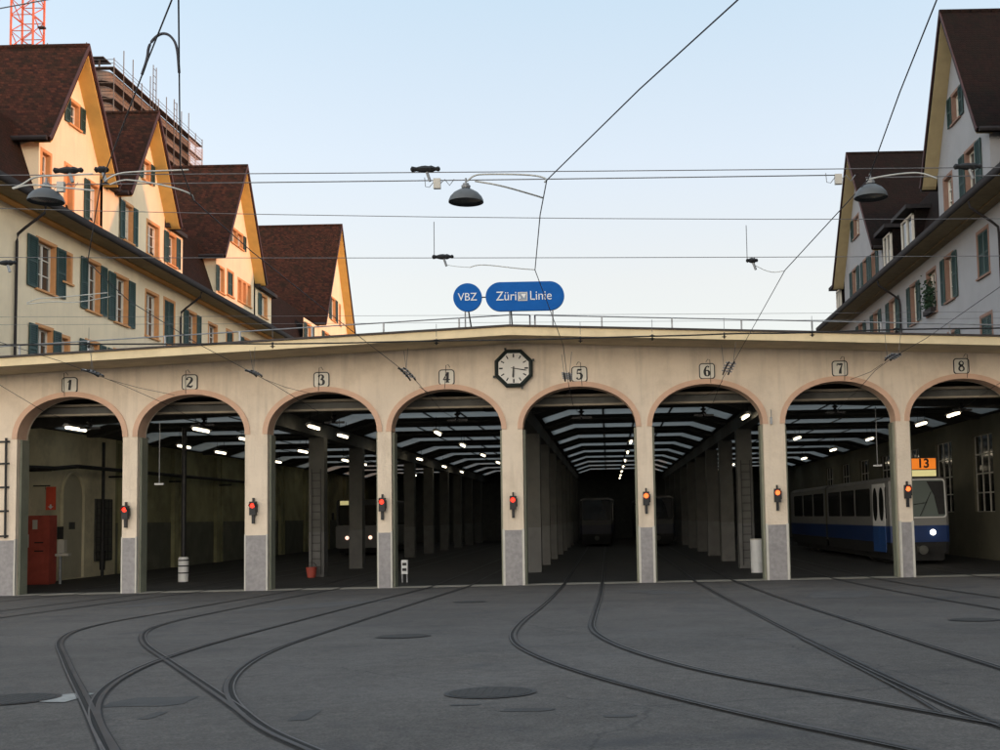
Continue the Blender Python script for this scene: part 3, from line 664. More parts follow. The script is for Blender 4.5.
for dx, c in ((-.42,'galv'),(-.38,'blackmetal'),(.74,'galv')):
    mb = MB(); mb.tube([(dx,0,zc-.38),(dx+(.02 if c == 'blackmetal' else 0),.02 if c == 'galv' else .2,-.05)], .022, 6); mb.build('post', M[c], sg)
rl = thing('roof_railing', 'thin dark pipe railing along the ridge of the depot front', 'railing', (0,0,0))
for x in (-20,-18.1,-16.17,-14.26,-12.15,-10.08,-8.08,-6.1,-4.01,-2.05,-1.91,-.06,1.88,3.8,5.75,7.65,9.55,11.4,13.3):
    mb = MB(); mb.box(x-.022,x+.022,-.022,.022,ztop(x)+.19,ztop(x)+.80); mb.build('post', M['galv'], rl)
for a, b in ((-20.2,-2.05),(-1.91,13.6)):
    for h, rr2 in ((.80,.018),(.52,.009)):
        mb = MB(); pts = [(x,0,ztop(x)+h) for x in ([a,PK,b] if a < PK < b else [a,b])]; mb.tube(pts, rr2, 6); mb.build('rail', M['galv'], rl)

# ------------------------------------------------------------------ hanging tube lamps in the halls
def make_lamp():
    e = thing('tube_lamp', '', 'ceiling lamp')
    mb = MB(); mb.prism([(-.11,-.62,.0),(.11,-.62,0),(.05,-.62,.08),(-.05,-.62,.08)],[(-.11,.62,.0),(.11,.62,0),(.05,.62,.08),(-.05,.62,.08)]); mb.build('housing', M['trwhite'], e)
    mb = MB(); mb.tube([(0,-.6,-.04),(0,.6,-.04)], .038, 8); mb.build('tube', M['tubeglow'], e)
    for y in (-.45,.45): mb = MB(); mb.tube([(0,y,.07),(0,y,.48)], .008, 4); mb.build('hanger', M['blackmetal'], e)
    return e
LROW = [(-15.5,[2.0,6.5,10.6,14.6,22.5,30,38.5],'lit tube lamp hanging in line along the plastered left wall'),(-12.3,[3.3,7.6,15,22.5,26.5,34,42],'lit tube lamp of the row near the white-footed steel post'),
  (-8.85,[3.2,7.0,15,22.8,31,38.5],'lit tube lamp of the row passing the ladder column with the red bucket'),(-5.6,[6.6,13.2,20.5,27.6,35,42.5,50],'lit tube lamp in the open column hall just left of the clock pier'),
  (.95,[13.2,20.5,28.3,35.6,43,50,56],'tiny lit tube lamp in the receding row under the oblong blue sign'),(4.15,[2.6],'single bright tube lamp over the white drum and its ladder column'),
  (7.4,[13,21,28.5,36,44],'lit tube lamp between the white drum and the front tram'),(10.55,[3.3,6.9,14.5,22,30,38],'lit tube lamp above the front tram with the orange display')]
lamp0 = make_lamp(); used = False
for x, ys, where in LROW:
    for i, y in enumerate(ys):
        o = lamp0 if not used else copy_tree(lamp0); used = True
        o.location = (x, y, 4.72); o.rotation_euler.z = R(random.uniform(-1.5,1.5))
        o['label'] = where; o['group'] = 'row of ' + where

# ------------------------------------------------------------------ trams
def plan(y, grow=0.0):
    """half width of the car body at distance y behind the nose"""
    if y < .06: return .88+grow
    if y < .4: return .98+grow
    if y < 1.9: return 1.0+(y-.4)/1.5*.1+grow
    return 1.1+grow
def make_tram():
    e = thing('tram', 'blue and white tram showing line 13 in the right-hand arch', 'tram', (10.4,7.0,0))
    Ys_ = [0,.06,.15,.4,1.0,1.9,4,10.4,10.41,10.8,10.81,20]
    def loft(zs, name, m, grow=None, y0=0, roof=False):
        mb = MB()
        for a, b in zip(range(len(zs)-1), range(1,len(zs))):
            for s in (-1, 1):
                for p, q in zip(Ys_[:-1], Ys_[1:]):
                    g0, g1 = (grow or [0]*len(zs))[a], (grow or [0]*len(zs))[b]
                    lean0 = .10*max(0, zs[a]-1.4)/1.5 if p < .5 else 0; lean1 = .10*max(0, zs[b]-1.4)/1.5 if p < .5 else 0
                    lq0 = .10*max(0, zs[a]-1.4)/1.5 if q < .5 else 0; lq1 = .10*max(0, zs[b]-1.4)/1.5 if q < .5 else 0
                    pin = -.12 if 10.405 < p and p < 10.8 else 0
                    mb.face([(s*(plan(p)+g0+pin),p+lean0,zs[a]),(s*(plan(q)+g0+pin),q+lq0,zs[a]),(s*(plan(q)+g1+pin),q+lq1,zs[b]),(s*(plan(p)+g1+pin),p+lean1,zs[b])])
            g0, g1 = (grow or [0]*len(zs))[a], (grow or [0]*len(zs))[b]
            l0 = .10*max(0, zs[a]-1.4)/1.5; l1 = .10*max(0, zs[b]-1.4)/1.5
            mb.face([(-.88-g0,l0,zs[a]),(.88+g0,l0,zs[a]),(.88+g1,l1,zs[b]),(-.88-g1,l1,zs[b])])
        z = zs[-1]; gg = (grow or [0])[-1]
        if roof:
            for p, q in zip(Ys_[:-1], Ys_[1:]): mb.face([(-plan(p)-gg,p+.1*(p<.5),z),(plan(p)+gg,p+.1*(p<.5),z),(plan(q)+gg,q+.1*(q<.5),z),(-plan(q)-gg,q+.1*(q<.5),z)])
        return mb.build(name, m, e)
    loft([.36,.745],'skirt',M['under'],[-.05,-.01])
    loft([.75,1.30],'lower_body',M['trblue'])
    loft([1.301,2.78],'upper_body',M['trwhite'])
    loft([2.781,2.88,2.95],'roof',M['trroof'],[.02,-.08,-.25],roof=True)
    mb = MB(); mb.box(-.9,.9,.35,19.6,.16,.40); mb.box(-.75,.75,.02,.4,.14,.36)
    for y in (2.2,3.9,14.5,16.2):
        for s in (-.6,.6): mb.lathe([(.001,-.05),(.33,-.05),(.33,.05),(.001,.05)],(s,y,.34),16,0,'y')
    mb.build('underframe', M['under'], e)
    # windscreen
    l = lambda z: .10*max(0, z-1.4)/1.5
    def scr(grow, off):
        return [(a, l(b)-off, b) for a, b in rrect(0,2.20,1.74+grow,1.24+grow,.10)]
    mb = MB(); mb.prism(scr(.06,.0), scr(.06,.03)); mb.build('windscreen_frame', M['white'], e)
    mb = MB(); mb.face(scr(-.02,.036)); ws = mb.build('windscreen', M['trscreen'], e)
    mb = MB(); mb.face([(.28,-.045+l(2.75),2.77),(.84,-.045+l(2.75),2.77),(.84,-.045+l(1.7),1.66),(.62,-.045+l(1.7),1.66),(.50,-.045+l(2.2),2.3)]); mb.build('blind', M['black'], ws)
    mb = MB(); mb.tube([(.0,-.06,1.62),(.40,-.02,2.42)], .012, 5); mb.tube([(-.25,-.03,2.0),(.25,-.03,2.06)], .01, 5); mb.build('wiper', M['black'], ws)
    for s in (-1, 1):
        mb = MB(); mb.lathe([(.001,-.05),(.05,-.045),(.085,-.02),(.095,.01)], (s*.42,-.02,1.07), 16, 0, 'y'); mb.build('headlight', M['headlight'], e, smooth=True)
        mb = MB()
        mb.prism([(s*(plan(.4)+.004),.42,1.55),(s*(plan(.4)+.004),.42,2.62),(s*(plan(.52)+.004),.52,2.62),(s*(plan(.52)+.004),.52,1.55)],[(s*(plan(.4)+.012),.42,1.57),(s*(plan(.4)+.012),.42,2.60),(s*(plan(.52)+.012),.52,2.60),(s*(plan(.52)+.012),.52,1.57)])
        mb.build('side_window', M['trpane'], e)
        # folding door, two leaves with oval panes
        dr = MB()
        y0, y1 = .55, 1.95
        for k in range(2):
            a = y0+k*(y1-y0)/2+.01; b = a+(y1-y0)/2-.02; xa, xb = s*(plan(a)+.02), s*(plan(b)+.02); xs = s*.03
            dr.prism([(xa-xs,a,1.30),(xa-xs,a,2.74),(xb-xs,b,2.74),(xb-xs,b,1.30)],[(xa,a,1.30),(xa,a,2.74),(xb,b,2.74),(xb,b,1.30)],0)
            dr.prism([(xa-xs,a,.42),(xa-xs,a,1.295),(xb-xs,b,1.295),(xb-xs,b,.42)],[(xa,a,.42),(xa,a,1.295),(xb,b,1.295),(xb,b,.42)],1)
        d = dr.build('door', [M['white'], mat('tram_blue_daylit',(.02,.075,.25),.4) if 'tram_blue_daylit' not in bpy.data.materials else bpy.data.materials['tram_blue_daylit']], e)  # daylight on the door painted in: lighter white and blue than the body
        for k in range(2):
            a = y0+k*(y1-y0)/2+.09; b = a+(y1-y0)/2-.18; mb = MB(); c = (a+b)/2; w = (b-a)/2
            ov = [(c+w*math.cos(2*math.pi*i/20), 2.04+(.50+ .12*0)*math.sin(2*math.pi*i/20)+ (.08 if math.sin(2*math.pi*i/20) > 0 else -.08)) for i in range(20)]
            mb.face([(s*(plan(y)+.026), y, z) for y, z in ov]); mb.build('door_pane', M['trpane'], d)
        for y in (2.3,4.95,7.6,11.1,13.8,16.5):
            mb = MB(); P = rrect(y+1.25,2.12,2.42,.98,.10,4)
            mb.prism([(s*1.098,a,b) for a, b in P], [(s*1.108,a,b) for a, b in P]); mb.build('side_window', M['trpane'], e)
    mb = MB(); mb.box(-.13,.13,-.30,.05,.42,.60); mb.lathe([(.001,-.36),(.15,-.34),(.15,-.28),(.001,-.27)],(0,0,.50),14,0,'y'); mb.build('coupler', M['beam'], e)
    mb = MB(); mb.box(-.28,.68,.04,.5,2.90,3.58); bx = mb.build('display_box', M['black'], e)
    mb = MB(); mb.face([(-.22,.035,3.18),(.62,.035,3.18),(.62,.035,3.54),(-.22,.035,3.54)]); mb.build('line_display', M['display'], bx)
    mb = MB(); mb.face([(-.22,.035,2.94),(.62,.035,2.94),(.62,.035,3.15),(-.22,.035,3.15)])
    mb.build('destination_display', M['displaylow'], bx)
    text_mesh('13', .42, .2, .03, 3.36, M['black'], bx, 'line_number', .002, 1.0, bold=.012)
    return e
tram = make_tram()
for loc, lab in (((-.7,39,0),'unlit tram in shade-darkened colours parked deep in the hall behind arch 5'),((2.9,36,0),'tram in shade-darkened colours deep behind the pier between arches 5 and 6, half hidden')):
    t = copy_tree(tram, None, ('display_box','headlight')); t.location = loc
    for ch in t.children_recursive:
        if any(q.name in ('tram_cream_white','tram_blue','tram_windscreen','white_paint','tram_blue_daylit') for q in ch.data.materials):
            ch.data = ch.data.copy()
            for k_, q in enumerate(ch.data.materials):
                ch.data.materials[k_] = {'tram_cream_white':M['trdark'],'tram_blue':M['trnavy'],'tram_blue_daylit':M['trnavy'],'tram_windscreen':M['trpane'],'white_paint':M['trdark']}.get(q.name, q)  # hall shade put into the paint of the deep copies
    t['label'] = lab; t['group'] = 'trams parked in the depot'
tram['group'] = 'trams parked in the depot'
# small bright display of the right-hand far tram
# bus
b = thing('bus', 'pale bus with dark windscreen and lit lamps deep behind arch 3', 'bus', (-13.3,30,0))
mb = MB(); mb.prism([(a,.0,z) for a, z in rrect(0,1.0,2.45,1.2,.12)], [(a,10.5,z) for a, z in rrect(0,1.0,2.45,1.2,.12)]); mb.build('lower_body', M['busgrey'], b)
mb = MB(); mb.prism([(a,.10,z) for a, z in rrect(0,2.3,2.42,1.35,.15)], [(a,10.5,z) for a, z in rrect(0,2.3,2.42,1.35,.15)]); mb.build('upper_body', M['trdark'], b)
mb = MB(); mb.face([(a,.09,z) for a, z in rrect(0,2.15,2.2,1.05,.12)]); mb.build('windscreen', M['trpane'], b)
mb = MB(); mb.box(-1.0,-.55,.05,.09,2.70,2.92); mb.build('line_display', M['displaylow'], b)
mb = MB(); mb.box(-1.1,1.1,.3,10,.15,.45)
for y in (2,7.5):
    for s in (-1.0,1.0): mb.lathe([(.001,-.1),(.45,-.1),(.45,.1),(.001,.1)],(s,y,.45),14,0,'y')
mb.build('underframe', M['under'], b)
for s in (-1, 1):
    mb = MB(); mb.lathe([(.001,-.03),(.09,-.02),(.10,.01)],(s*.62,-.01,.95),14,0,'y'); mb.build('headlight', M['tailred'], b)
    mb = MB(); mb.box(s*1.3,s*1.42,-.1,.0,1.9,2.3); mb.build('mirror', M['under'], b)

# ------------------------------------------------------------------ things inside the arches
e = thing('red_cabinet', 'tall red two-door metal cabinet inside arch 1', 'cabinet', (-18.42,5.7,0))
mb = MB(); mb.box(-.4,.4,0,.5,.05,2.22); mb.box(-.38,.38,.03,.47,0,.05); mb.build('case', M['red'], e)
for z0, z1 in ((.08,1.22),(1.25,2.19)):
    mb = MB(); mb.box(-.38,.38,-.02,-.002,z0,z1); d = mb.build('door', M['red'], e)
    mb = MB(); mb.box(-.06,.22,-.05,-.021,z1-.16 if z0 < 1 else z0+.08,z1-.12 if z0 < 1 else z0+.12); mb.build('handle', M['blackmetal'], d)
mb = MB(); mb.box(-.14,.02,-.026,-.0205,1.78,2.08); mb.build('notice', M['guard'], e)
mb = MB(); mb.box(-.385,-.25,-.026,-.0205,1.2,1.62); mb.build('paper', M['guard'], e)
e = thing('red_wall_sign', 'tall red sign with a white down arrow hanging above the red cabinet', 'sign', (-18.28,6.3,2.78))
mb = MB(); mb.box(-.16,.16,-.012,.012,-.38,.38); mb.build('panel', M['redsign'], e)
mb = MB(); y = -.016
mb.face([(-.03,y,-.2),(-.03,y,-.28),(.03,y,-.28),(.03,y,-.2)]); mb.face([(-.09,y,-.26),(0,y,-.35),(.09,y,-.26)])
mb.build('arrow', M['white'], e)
mb = MB(); mb.tube([(-.2,.03,.44),(-.2,.03,.3),(0,.0,.38)], .01, 5); mb.box(-.6,-.05,.02,.05,.40,.44); mb.build('bracket', M['blackmetal'], e)
e = thing('wash_stand', 'small dispenser post with tray standing right of the red cabinet', 'dispenser', (-17.75,5.9,0))
mb = MB(); mb.tube([(0,0,0),(0,0,1.25)], .05, 10); mb.build('post', M['galv'], e)
mb = MB(); mb.box(-.12,.30,-.12,.12,.90,.98); mb.build('tray', M['guard'], e)
mb = MB(); mb.box(-.05,.16,-.1,.1,1.0,1.42); mb.build('dispenser', M['guard'], e)
mb = MB(); mb.box(-.08,.06,-.09,.06,1.44,1.85); mb.build('black_box', M['black'], e)
# arched niche, panel and pipes on the left wall belong to the depot
mb = MB(); x = -18.893
P = [(8.3,.05),(9.95,.05)] + [(9.125+.825*math.cos(math.pi*i/12), 2.9+.85*math.sin(math.pi*i/12)) for i in range(13)]
mb.face([(x,a,z) for a, z in P])
niche = mb.build('niche_door', mat('niche_paint',(.50,.47,.35),.8,.1,2,dirt=(.2,.19,.13),dscale=1), depot)
mb = MB(); Q = [(8.3,.05)] + [(9.125-.825*math.cos(math.pi*i/12), 2.9+.85*math.sin(math.pi*i/12)) for i in range(13)] + [(9.95,.05)]
mb.tube([(x+.02,a,z) for a, z in Q], .07, 6); mb.build('niche_frame', M['leftwall'], niche)
mb = MB(); mb.box(-18.893,-18.86,8.9,9.3,1.75,2.0); mb.build('niche_label', M['beam'], niche)
mb = MB(); mb.box(-18.9,-18.84,10.9,12.3,.55,2.85); pn = mb.build('wall_panel', M['beam'], depot)
mb = MB()
for k in range(9): mb.box(-18.84,-18.82,10.92,12.28,.6+k*.27,.62+k*.27)
for k in range(5): mb.box(-18.838,-18.822,10.95+k*.33,10.97+k*.33,.57,2.83)
mb.build('panel_grid', M['blackmetal'], pn)
e = thing('standpipe', 'dark vertical pipe standing before the left wall inside arch 1', 'pipe', (-18.45,10.6,0))
mb = MB(); mb.tube([(0,0,0),(0,0,4.9)], .06, 8); mb.build('pipe', M['blackmetal'], e)
mb = MB(); mb.tube([(0,0,.25),(0,0,.95)], [.10,.12], 8); mb.build('valve_body', M['blackmetal'], e)
e = thing('overhead_pipe', 'dark horizontal pipe high on the left wall inside arch 1', 'pipe', (-18.2,0,0))
mb = MB(); mb.tube([(.6,2.8,3.65),(.4,5.5,3.72),(0,8,3.9),(0,30,3.9)], .07, 8); mb.build('pipe', M['blackmetal'], e)
for y in (6,12,18,24): 
    mb = MB(); mb.box(-.65,.06,y-.04,y+.04,3.66,3.72); mb.build('bracket', M['blackmetal'], e)
e = thing('padded_post', 'thin dark steel post with white banded foot inside arch 2', 'post', (-13.58,5.4,0))
mb = MB(); mb.tube([(0,0,0),(0,0,4.95)], .075, 10); mb.build('shaft', M['blackmetal'], e)
mb = MB(); mb.lathe([(.001,.02),(.16,.02),(.16,.75),(.13,.80),(.001,.81)], (0,0,0), 18); pd = mb.build('padding', M['white'], e)
for z in (.28,.5,.68):
    mb = MB(); mb.lathe([(.163,z),(.166,z+.04)], (0,0,0), 18); mb.build('band', M['black'], pd)
e = thing('white_drum', 'tall white drum standing left of the pier between arches 6 and 7', 'drum', (4.55,4.1,0))
mb = MB(); mb.lathe([(.001,.0),(.18,.0),(.185,.3),(.178,.32),(.185,.34),(.185,.62),(.178,.64),(.185,.66),(.185,1.0),(.001,1.0)], (0,0,0), 20); mb.build('barrel', M['white'], e)
mb = MB(); mb.lathe([(.001,1.0),(.19,1.0),(.19,1.04),(.001,1.045)], (0,0,0), 20); mb.build('lid', M['guard'], e)
e = thing('switch_box', 'small white point-control box standing right of the pier between arches 3 and 4', 'control box', (-6.02,2.6,0))
mb = MB(); mb.box(-.09,.09,-.07,.07,.25,.66); mb.build('case', M['white'], e)
mb = MB()
for x in (-.07,.07): mb.box(x-.015,x+.015,-.05,.05,0,.25)
mb.build('stand', M['galv'], e)
mb = MB(); mb.box(-.06,.06,-.076,-.0705,.5,.58); mb.box(-.06,.06,-.076,-.0705,.34,.42); mb.build('vent', M['black'], e)
e = thing('fire_bucket', 'red bucket at the foot of the ladder column behind arch 3', 'bucket', (-9.85,6.78,0))
mb = MB(); mb.lathe([(.001,.0),(.13,.0),(.18,.34),(.17,.34),(.12,.03),(.001,.03)], (0,0,0), 16); mb.build('pail', M['red'], e)
mb = MB(); mb.tube([(.17*math.cos(R(a)),0,.34+.16*math.sin(R(a))) for a in range(0,181,20)], .008, 4); mb.build('handle', M['blackmetal'], e)
# hanging signs/pendants in the arches (thin rods with a cross plate)
for x, y, z, lab in ((-13.05,2.0,3.05,'thin pendant rod with a small cross plate hanging in arch 2'),(8.12,3.0,3.2,'thin pendant rod with two small lamps hanging in arch 7')):
    e = thing('pendant_rod', lab, 'pendant', (x,y,z))
    mb = MB(); mb.tube([(0,0,0),(0,0,1.75)], .014, 6); mb.build('rod', M['galv'], e)
    mb = MB(); mb.box(-.13,.13,-.03,.03,-.05,.0); mb.build('cross_plate', M['white'], e)

# ------------------------------------------------------------------ houses
def clip(poly, ax, val, keep_less):
    o = []
    for i in range(len(poly)):
        a, b = poly[i], poly[(i+1)%len(poly)]
        ia = (a[ax] <= val+1e-9) if keep_less else (a[ax] >= val-1e-9); ib = (b[ax] <= val+1e-9) if keep_less else (b[ax] >= val-1e-9)
        if ia: o.append(a)
        if ia != ib:
            t = (val-a[ax])/(b[ax]-a[ax]); o.append((a[0]+(b[0]-a[0])*t, a[1]+(b[1]-a[1])*t))
    return o
class House:
    def __init__(s, root, Xw, sg, wallmat, tile, stone, shut):
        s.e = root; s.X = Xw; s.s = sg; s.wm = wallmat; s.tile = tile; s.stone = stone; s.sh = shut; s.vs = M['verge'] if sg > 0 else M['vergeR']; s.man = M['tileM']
    def P(s, y, z, d): return (s.X+s.s*d, y, z)
    def bx(s, mb, y0, y1, z0, z1, d0, d1, m=0): mb.box(s.X+s.s*d0, s.X+s.s*d1, y0, y1, z0, z1, m)
    def wall(s, poly, holes, name='wall', d=0.0, depth=.24):
        mb = MB(); hs = [h for h in holes]
        ys = sorted(set([min(p[0] for p in poly), max(p[0] for p in poly)]+[v for h in hs for v in h[:2]]))
        zs = sorted(set([min(p[1] for p in poly), max(p[1] for p in poly)]+[v for h in hs for v in h[2:4]]))
        for a, b in zip(ys[:-1], ys[1:]):
            strip_ = clip(clip(poly,0,a,False),0,b,True)
            if len(strip_) < 3: continue
            for c, e in zip(zs[:-1], zs[1:]):
                if any(h[0] <= (a+b)/2 <= h[1] and h[2] <= (c+e)/2 <= h[3] for h in hs): continue
                q = clip(clip(strip_,1,c,False),1,e,True)
                if len(q) >= 3: mb.face([s.P(y,z,d) for y, z in q])
        for h in hs:
            y0,y1,z0,z1 = h[:4]
            for (pa, pb) in (((y0,z0),(y0,z1)),((y1,z0),(y1,z1)),((y0,z0),(y1,z0)),((y0,z1),(y1,z1))):
                mb.face([s.P(*pa,d),s.P(*pb,d),s.P(*pb,d-depth),s.P(*pa,d-depth)])
        return mb.build(name, s.wm, s.e)
    def window(s, y0, y1, z0, z1, shutters='LR', style='casement', d=0.0, closed=False, blank=False):
        if y0 > y1: y0, y1 = y1, y0
        mb = MB(); t = .11; dd = .22
        s.bx(mb,y0-t,y0+.004,z0-.02,z1+t,d+.002,d+.02); s.bx(mb,y1-.004,y1+t,z0-.02,z1+t,d+.002,d+.02)
        s.bx(mb,y0+.004,y1-.004,z1-.004,z1+t,d+.002,d+.02)
        s.bx(mb,y0+.003,y0+.02,z0,z1,d-dd,d+.001); s.bx(mb,y1-.02,y1-.003,z0,z1,d-dd,d+.001); s.bx(mb,y0+.02,y1-.02,z1-.02,z1-.003,d-dd,d+.001)
        w = mb.build('window', s.stone, s.e)
        mb = MB(); s.bx(mb,y0-t-.03,y1+t+.03,z0-.09,z0-.021,d-.02,d+.09); s.bx(mb,y0+.02,y1-.02,z0-.02,z0+.01,d-dd,d+.0); mb.build('sill', s.stone, w)
        if blank:
            mb = MB(); s.bx(mb,y0+.02,y1-.02,z0,z1,d-dd,d-dd+.03); mb.build('filling', s.stone, w); return w
        mb = MB(); s.bx(mb,y0+.02,y1-.02,z0+.01,z1-.02,d-dd,d-dd+.01); mb.build('pane', M['pane'], w)
        mb = MB(); a, b, c, e = y0+.02, y1-.02, z0+.01, z1-.02; f0, f1 = d-dd+.012, d-dd+.06
        for q in ((a,a+.07,c,e),(b-.07,b,c,e),(a+.07,b-.07,c,c+.07),(a+.07,b-.07,e-.07,e)): s.bx(mb,*q,f0,f1)
        if b-a > .6: s.bx(mb,(a+b)/2-.045,(a+b)/2+.045,c+.07,e-.07,f0,f1+.005)
        n = 3 if e-c > 1.2 else 2
        for k in range(1,n):
            z = c+(e-c)*k/n; s.bx(mb,a+.07,b-.07,z-.018,z+.018,f0+.004,f1-.008)
        mb.build('sash', M['sash'], w)
        if not closed and random.random() < .6:
            k = random.uniform(.16,.36)*(b-a)
            for u0, u1 in ((a+.03,a+k),(b-k*random.uniform(.3,1),b-.03)):
                mb = MB(); s.bx(mb,u0,u1,c+.02,e-.02,d-dd+.0102,d-dd+.0118); mb.build('curtain', M['sash'], w)
        if closed: s.shutter(w,y0+.02,(y0+y1)/2-.005,z0,z1,d-.05); s.shutter(w,(y0+y1)/2+.005,y1-.02,z0,z1,d-.05)
        else:
            h = (y1-y0)/2*1.06
            if 'L' in shutters: s.shutter(w,y0-t*.4-h,y0-t*.4,z0-.04,z1+.03,d+.028)
            if 'R' in shutters: s.shutter(w,y1+t*.4,y1+t*.4+h,z0-.04,z1+.03,d+.028)
        return w
    def shutter(s, w, y0, y1, z0, z1, d):
        mb = MB(); b = .07
        for q in ((y0,y0+b,z0,z1),(y1-b,y1,z0,z1),(y0+b,y1-b,z0,z0+b),(y0+b,y1-b,z1-b,z1),(y0+b,y1-b,(z0+z1)/2-.035,(z0+z1)/2+.035)): s.bx(mb,*q,d,d+.04)
        s.bx(mb,y0+b,y1-b,z0+b,z1-b,d,d+.008)
        n = max(6, int((z1-z0)/.085))
        for k in range(n):
            z = z0+b+(z1-z0-2*b)*(k+.2)/n; dz = (z1-z0-2*b)/n*.75
            mb.face([s.P(y0+b,z+dz,d+.01),s.P(y1-b,z+dz,d+.01),s.P(y1-b,z,d+.036),s.P(y0+b,z,d+.036)])
        mb.build('shutter', s.sh, w)
    def eaves(s, y0, y1, zg=12.66, g=1.1):
        mb = MB(); s.bx(mb,y0,y1,zg+.0,zg+.06,.0,g-.06); mb.build('eaves_soffit', M['hsoffit'], s.e)
        mb = MB(); s.bx(mb,y0,y1,zg-.05,zg-.003,.003,.36); mb.build('eaves_moulding', M['mould'] if s.s > 0 else M['hsoffit'], s.e)
        mb = MB(); n = 8
        prof_ = [(g-.04+.10*math.cos(math.pi+math.pi*i/n), zg+.16+.15*math.sin(math.pi+math.pi*i/n)) for i in range(n+1)]
        prof_ = prof_ + [(g+.06,zg+.26),(g-.14,zg+.26)]
        mb.prism([s.P(y0,z,d) for d, z in prof_],[s.P(y1,z,d) for d, z in prof_]); mb.build('gutter', M['gutter'], s.e)
        for k in range(int((y1-y0)/1.5)):
            mb = None
    def mansard(s, y0, y1, zg=12.66, g=1.1, zk=16.2, dk=-.95, zr=18.0, dr=-5.5, back=-11):
        mb = MB(); pr = [(g-.16,zg+.2),(.04,zg+.46),(dk,zk),(dr,zr),(back,zg+.2)]
        for a, b in zip(pr[:-1], pr[1:]): mb.face([s.P(y0,a[1],a[0]),s.P(y1,a[1],a[0]),s.P(y1,b[1],b[0]),s.P(y0,b[1],b[0])])
        for y in (y0, y1): mb.face([s.P(y,z,d) for d, z in pr])
        mb.build('mansard_roof', s.man, s.e)
    def gable(s, c, hw, ze, za, windows, attic, far=None, depth=-6.5, base=12.68, over=.6):
        """cross gable: c centre, hw half width of the roof at its eaves"""
        tan = (za-ze)/hw; wh = hw-.42; zw = za-.10-tan*wh-.12
        P = [(c-wh,base),(c+wh,base),(c+wh,zw),(c,za-.22),(c-wh,zw)]
        s.wall(P, [w[:4] for w in windows]+[a[:4] for a in attic], 'gable_wall')
        for w in windows+attic: s.window(*w)
        for sd in (-1, 1):
            mb = MB(); y = c+sd*wh; mb.face([s.P(y,base,0),s.P(y,zw,0),s.P(y,zw,-3.4),s.P(y,base,-3.4)]); mb.build('gable_cheek', s.wm, s.e)
        th = .20
        for sd in (-1, 1):
            n = Vector((sd*math.sin(math.atan(tan)), math.cos(math.atan(tan))))
            top = (c,za); bot = (c+sd*hw,ze); flare = (c+sd*(hw+.12),ze-.10)
            a = [top,bot,flare]; b_ = [(p[0]-n.x*th, p[1]-n.y*th) for p in a]; b_[0] = (c, za-th/n.y)
            poly = a+b_[::-1]
            mb = MB(); mb.prism([s.P(y,z,over) for y, z in poly],[s.P(y,z,depth) for y, z in poly]); r = mb.build('gable_roof', s.tile, s.e)
            mb = MB(); q = [(p[0]-n.x*.004,p[1]-n.y*.004) for p in b_[::-1]]; k = [(p[0]-n.x*.05,p[1]-n.y*.05) for p in b_[::-1]]; k[-1] = (c, za-(th+.05)/n.y); q[-1] = (c, za-(th+.004)/n.y)
            pl = q+k[::-1]
            mb.prism([s.P(y,z,over-.03) for y, z in pl],[s.P(y,z,.005) for y, z in pl]); mb.build('verge_soffit', s.vs, r)
            mb = MB(); a2 = [(p[0]+n.x*.02,p[1]+n.y*.02) for p in a]; a2[0] = (c,za+.02/n.y)
            bb = [(p[0]-n.x*.10,p[1]-n.y*.10) for p in a]; bb[0] = (c,za-.10/n.y); pl = a2+bb[::-1]
            mb.prism([s.P(y,z,over+.04) for y, z in pl],[s.P(y,z,over+.003) for y, z in pl]); mb.build('verge_board', M['vergeboard'], r)
            # little gutter along the side eave
            mb = MB(); y = c+sd*(hw+.16); mb.tube([s.P(y,ze-.14,over-.05),s.P(y,ze-.14,-3.0)], .09, 8); mb.build('side_gutter', M['gutter'], s.e)
        mb = MB()
        for k in range(int((over-depth)/.4)):
            mb.tube([s.P(c,za-.08,over-.4*k),s.P(c,za-.05,over-.4*(k+1)-.03)], [.13,.10], 8)
        mb.build('ridge_tiles', s.tile, s.e)
    def downpipe(s, y, zg=12.66, g=1.1, zb=0.0, run=1.0):
        mb = MB(); mb.tube([s.P(y,zg-.02,g-.05),s.P(y,zg-.25,g-.1),s.P(y,zg-.75,.35),s.P(y,zg-.95,.12),s.P(y,zg-1.2,.09),s.P(y,zb,.09)], .05, 8); mb.build('downpipe', M['gutter'], s.e)
    def dormer(s, y0, y1, z0, z1, d=.12):
        mb = MB(); s.bx(mb,y0-.18,y1+.18,z0-.35,z1+.12,-2.5,d-.12); dm = mb.build('dormer', s.tile, s.e)
        mb = MB(); s.bx(mb,y0-.4,y1+.4,z1+.12,z1+.30,-3,d+.35); mb.build('dormer_roof', M['gutter'], dm)
        mb = MB(); 
        for q in ((y0,y0+.09,z0,z1),(y1-.09,y1,z0,z1),((y0+y1)/2-.05,(y0+y1)/2+.05,z0,z1),(y0,y1,z0,z0+.09),(y0,y1,z1-.09,z1)): s.bx(mb,*q,d-.11,d+(.0 if q[1]-q[0] < 1 else -.004))
        mb.build('dormer_frame', M['sash'], dm)
        mb = MB(); s.bx(mb,y0+.05,y1-.05,z0+.05,z1-.05,d-.115,d-.06); mb.build('dormer_pane', M['pane'], dm)

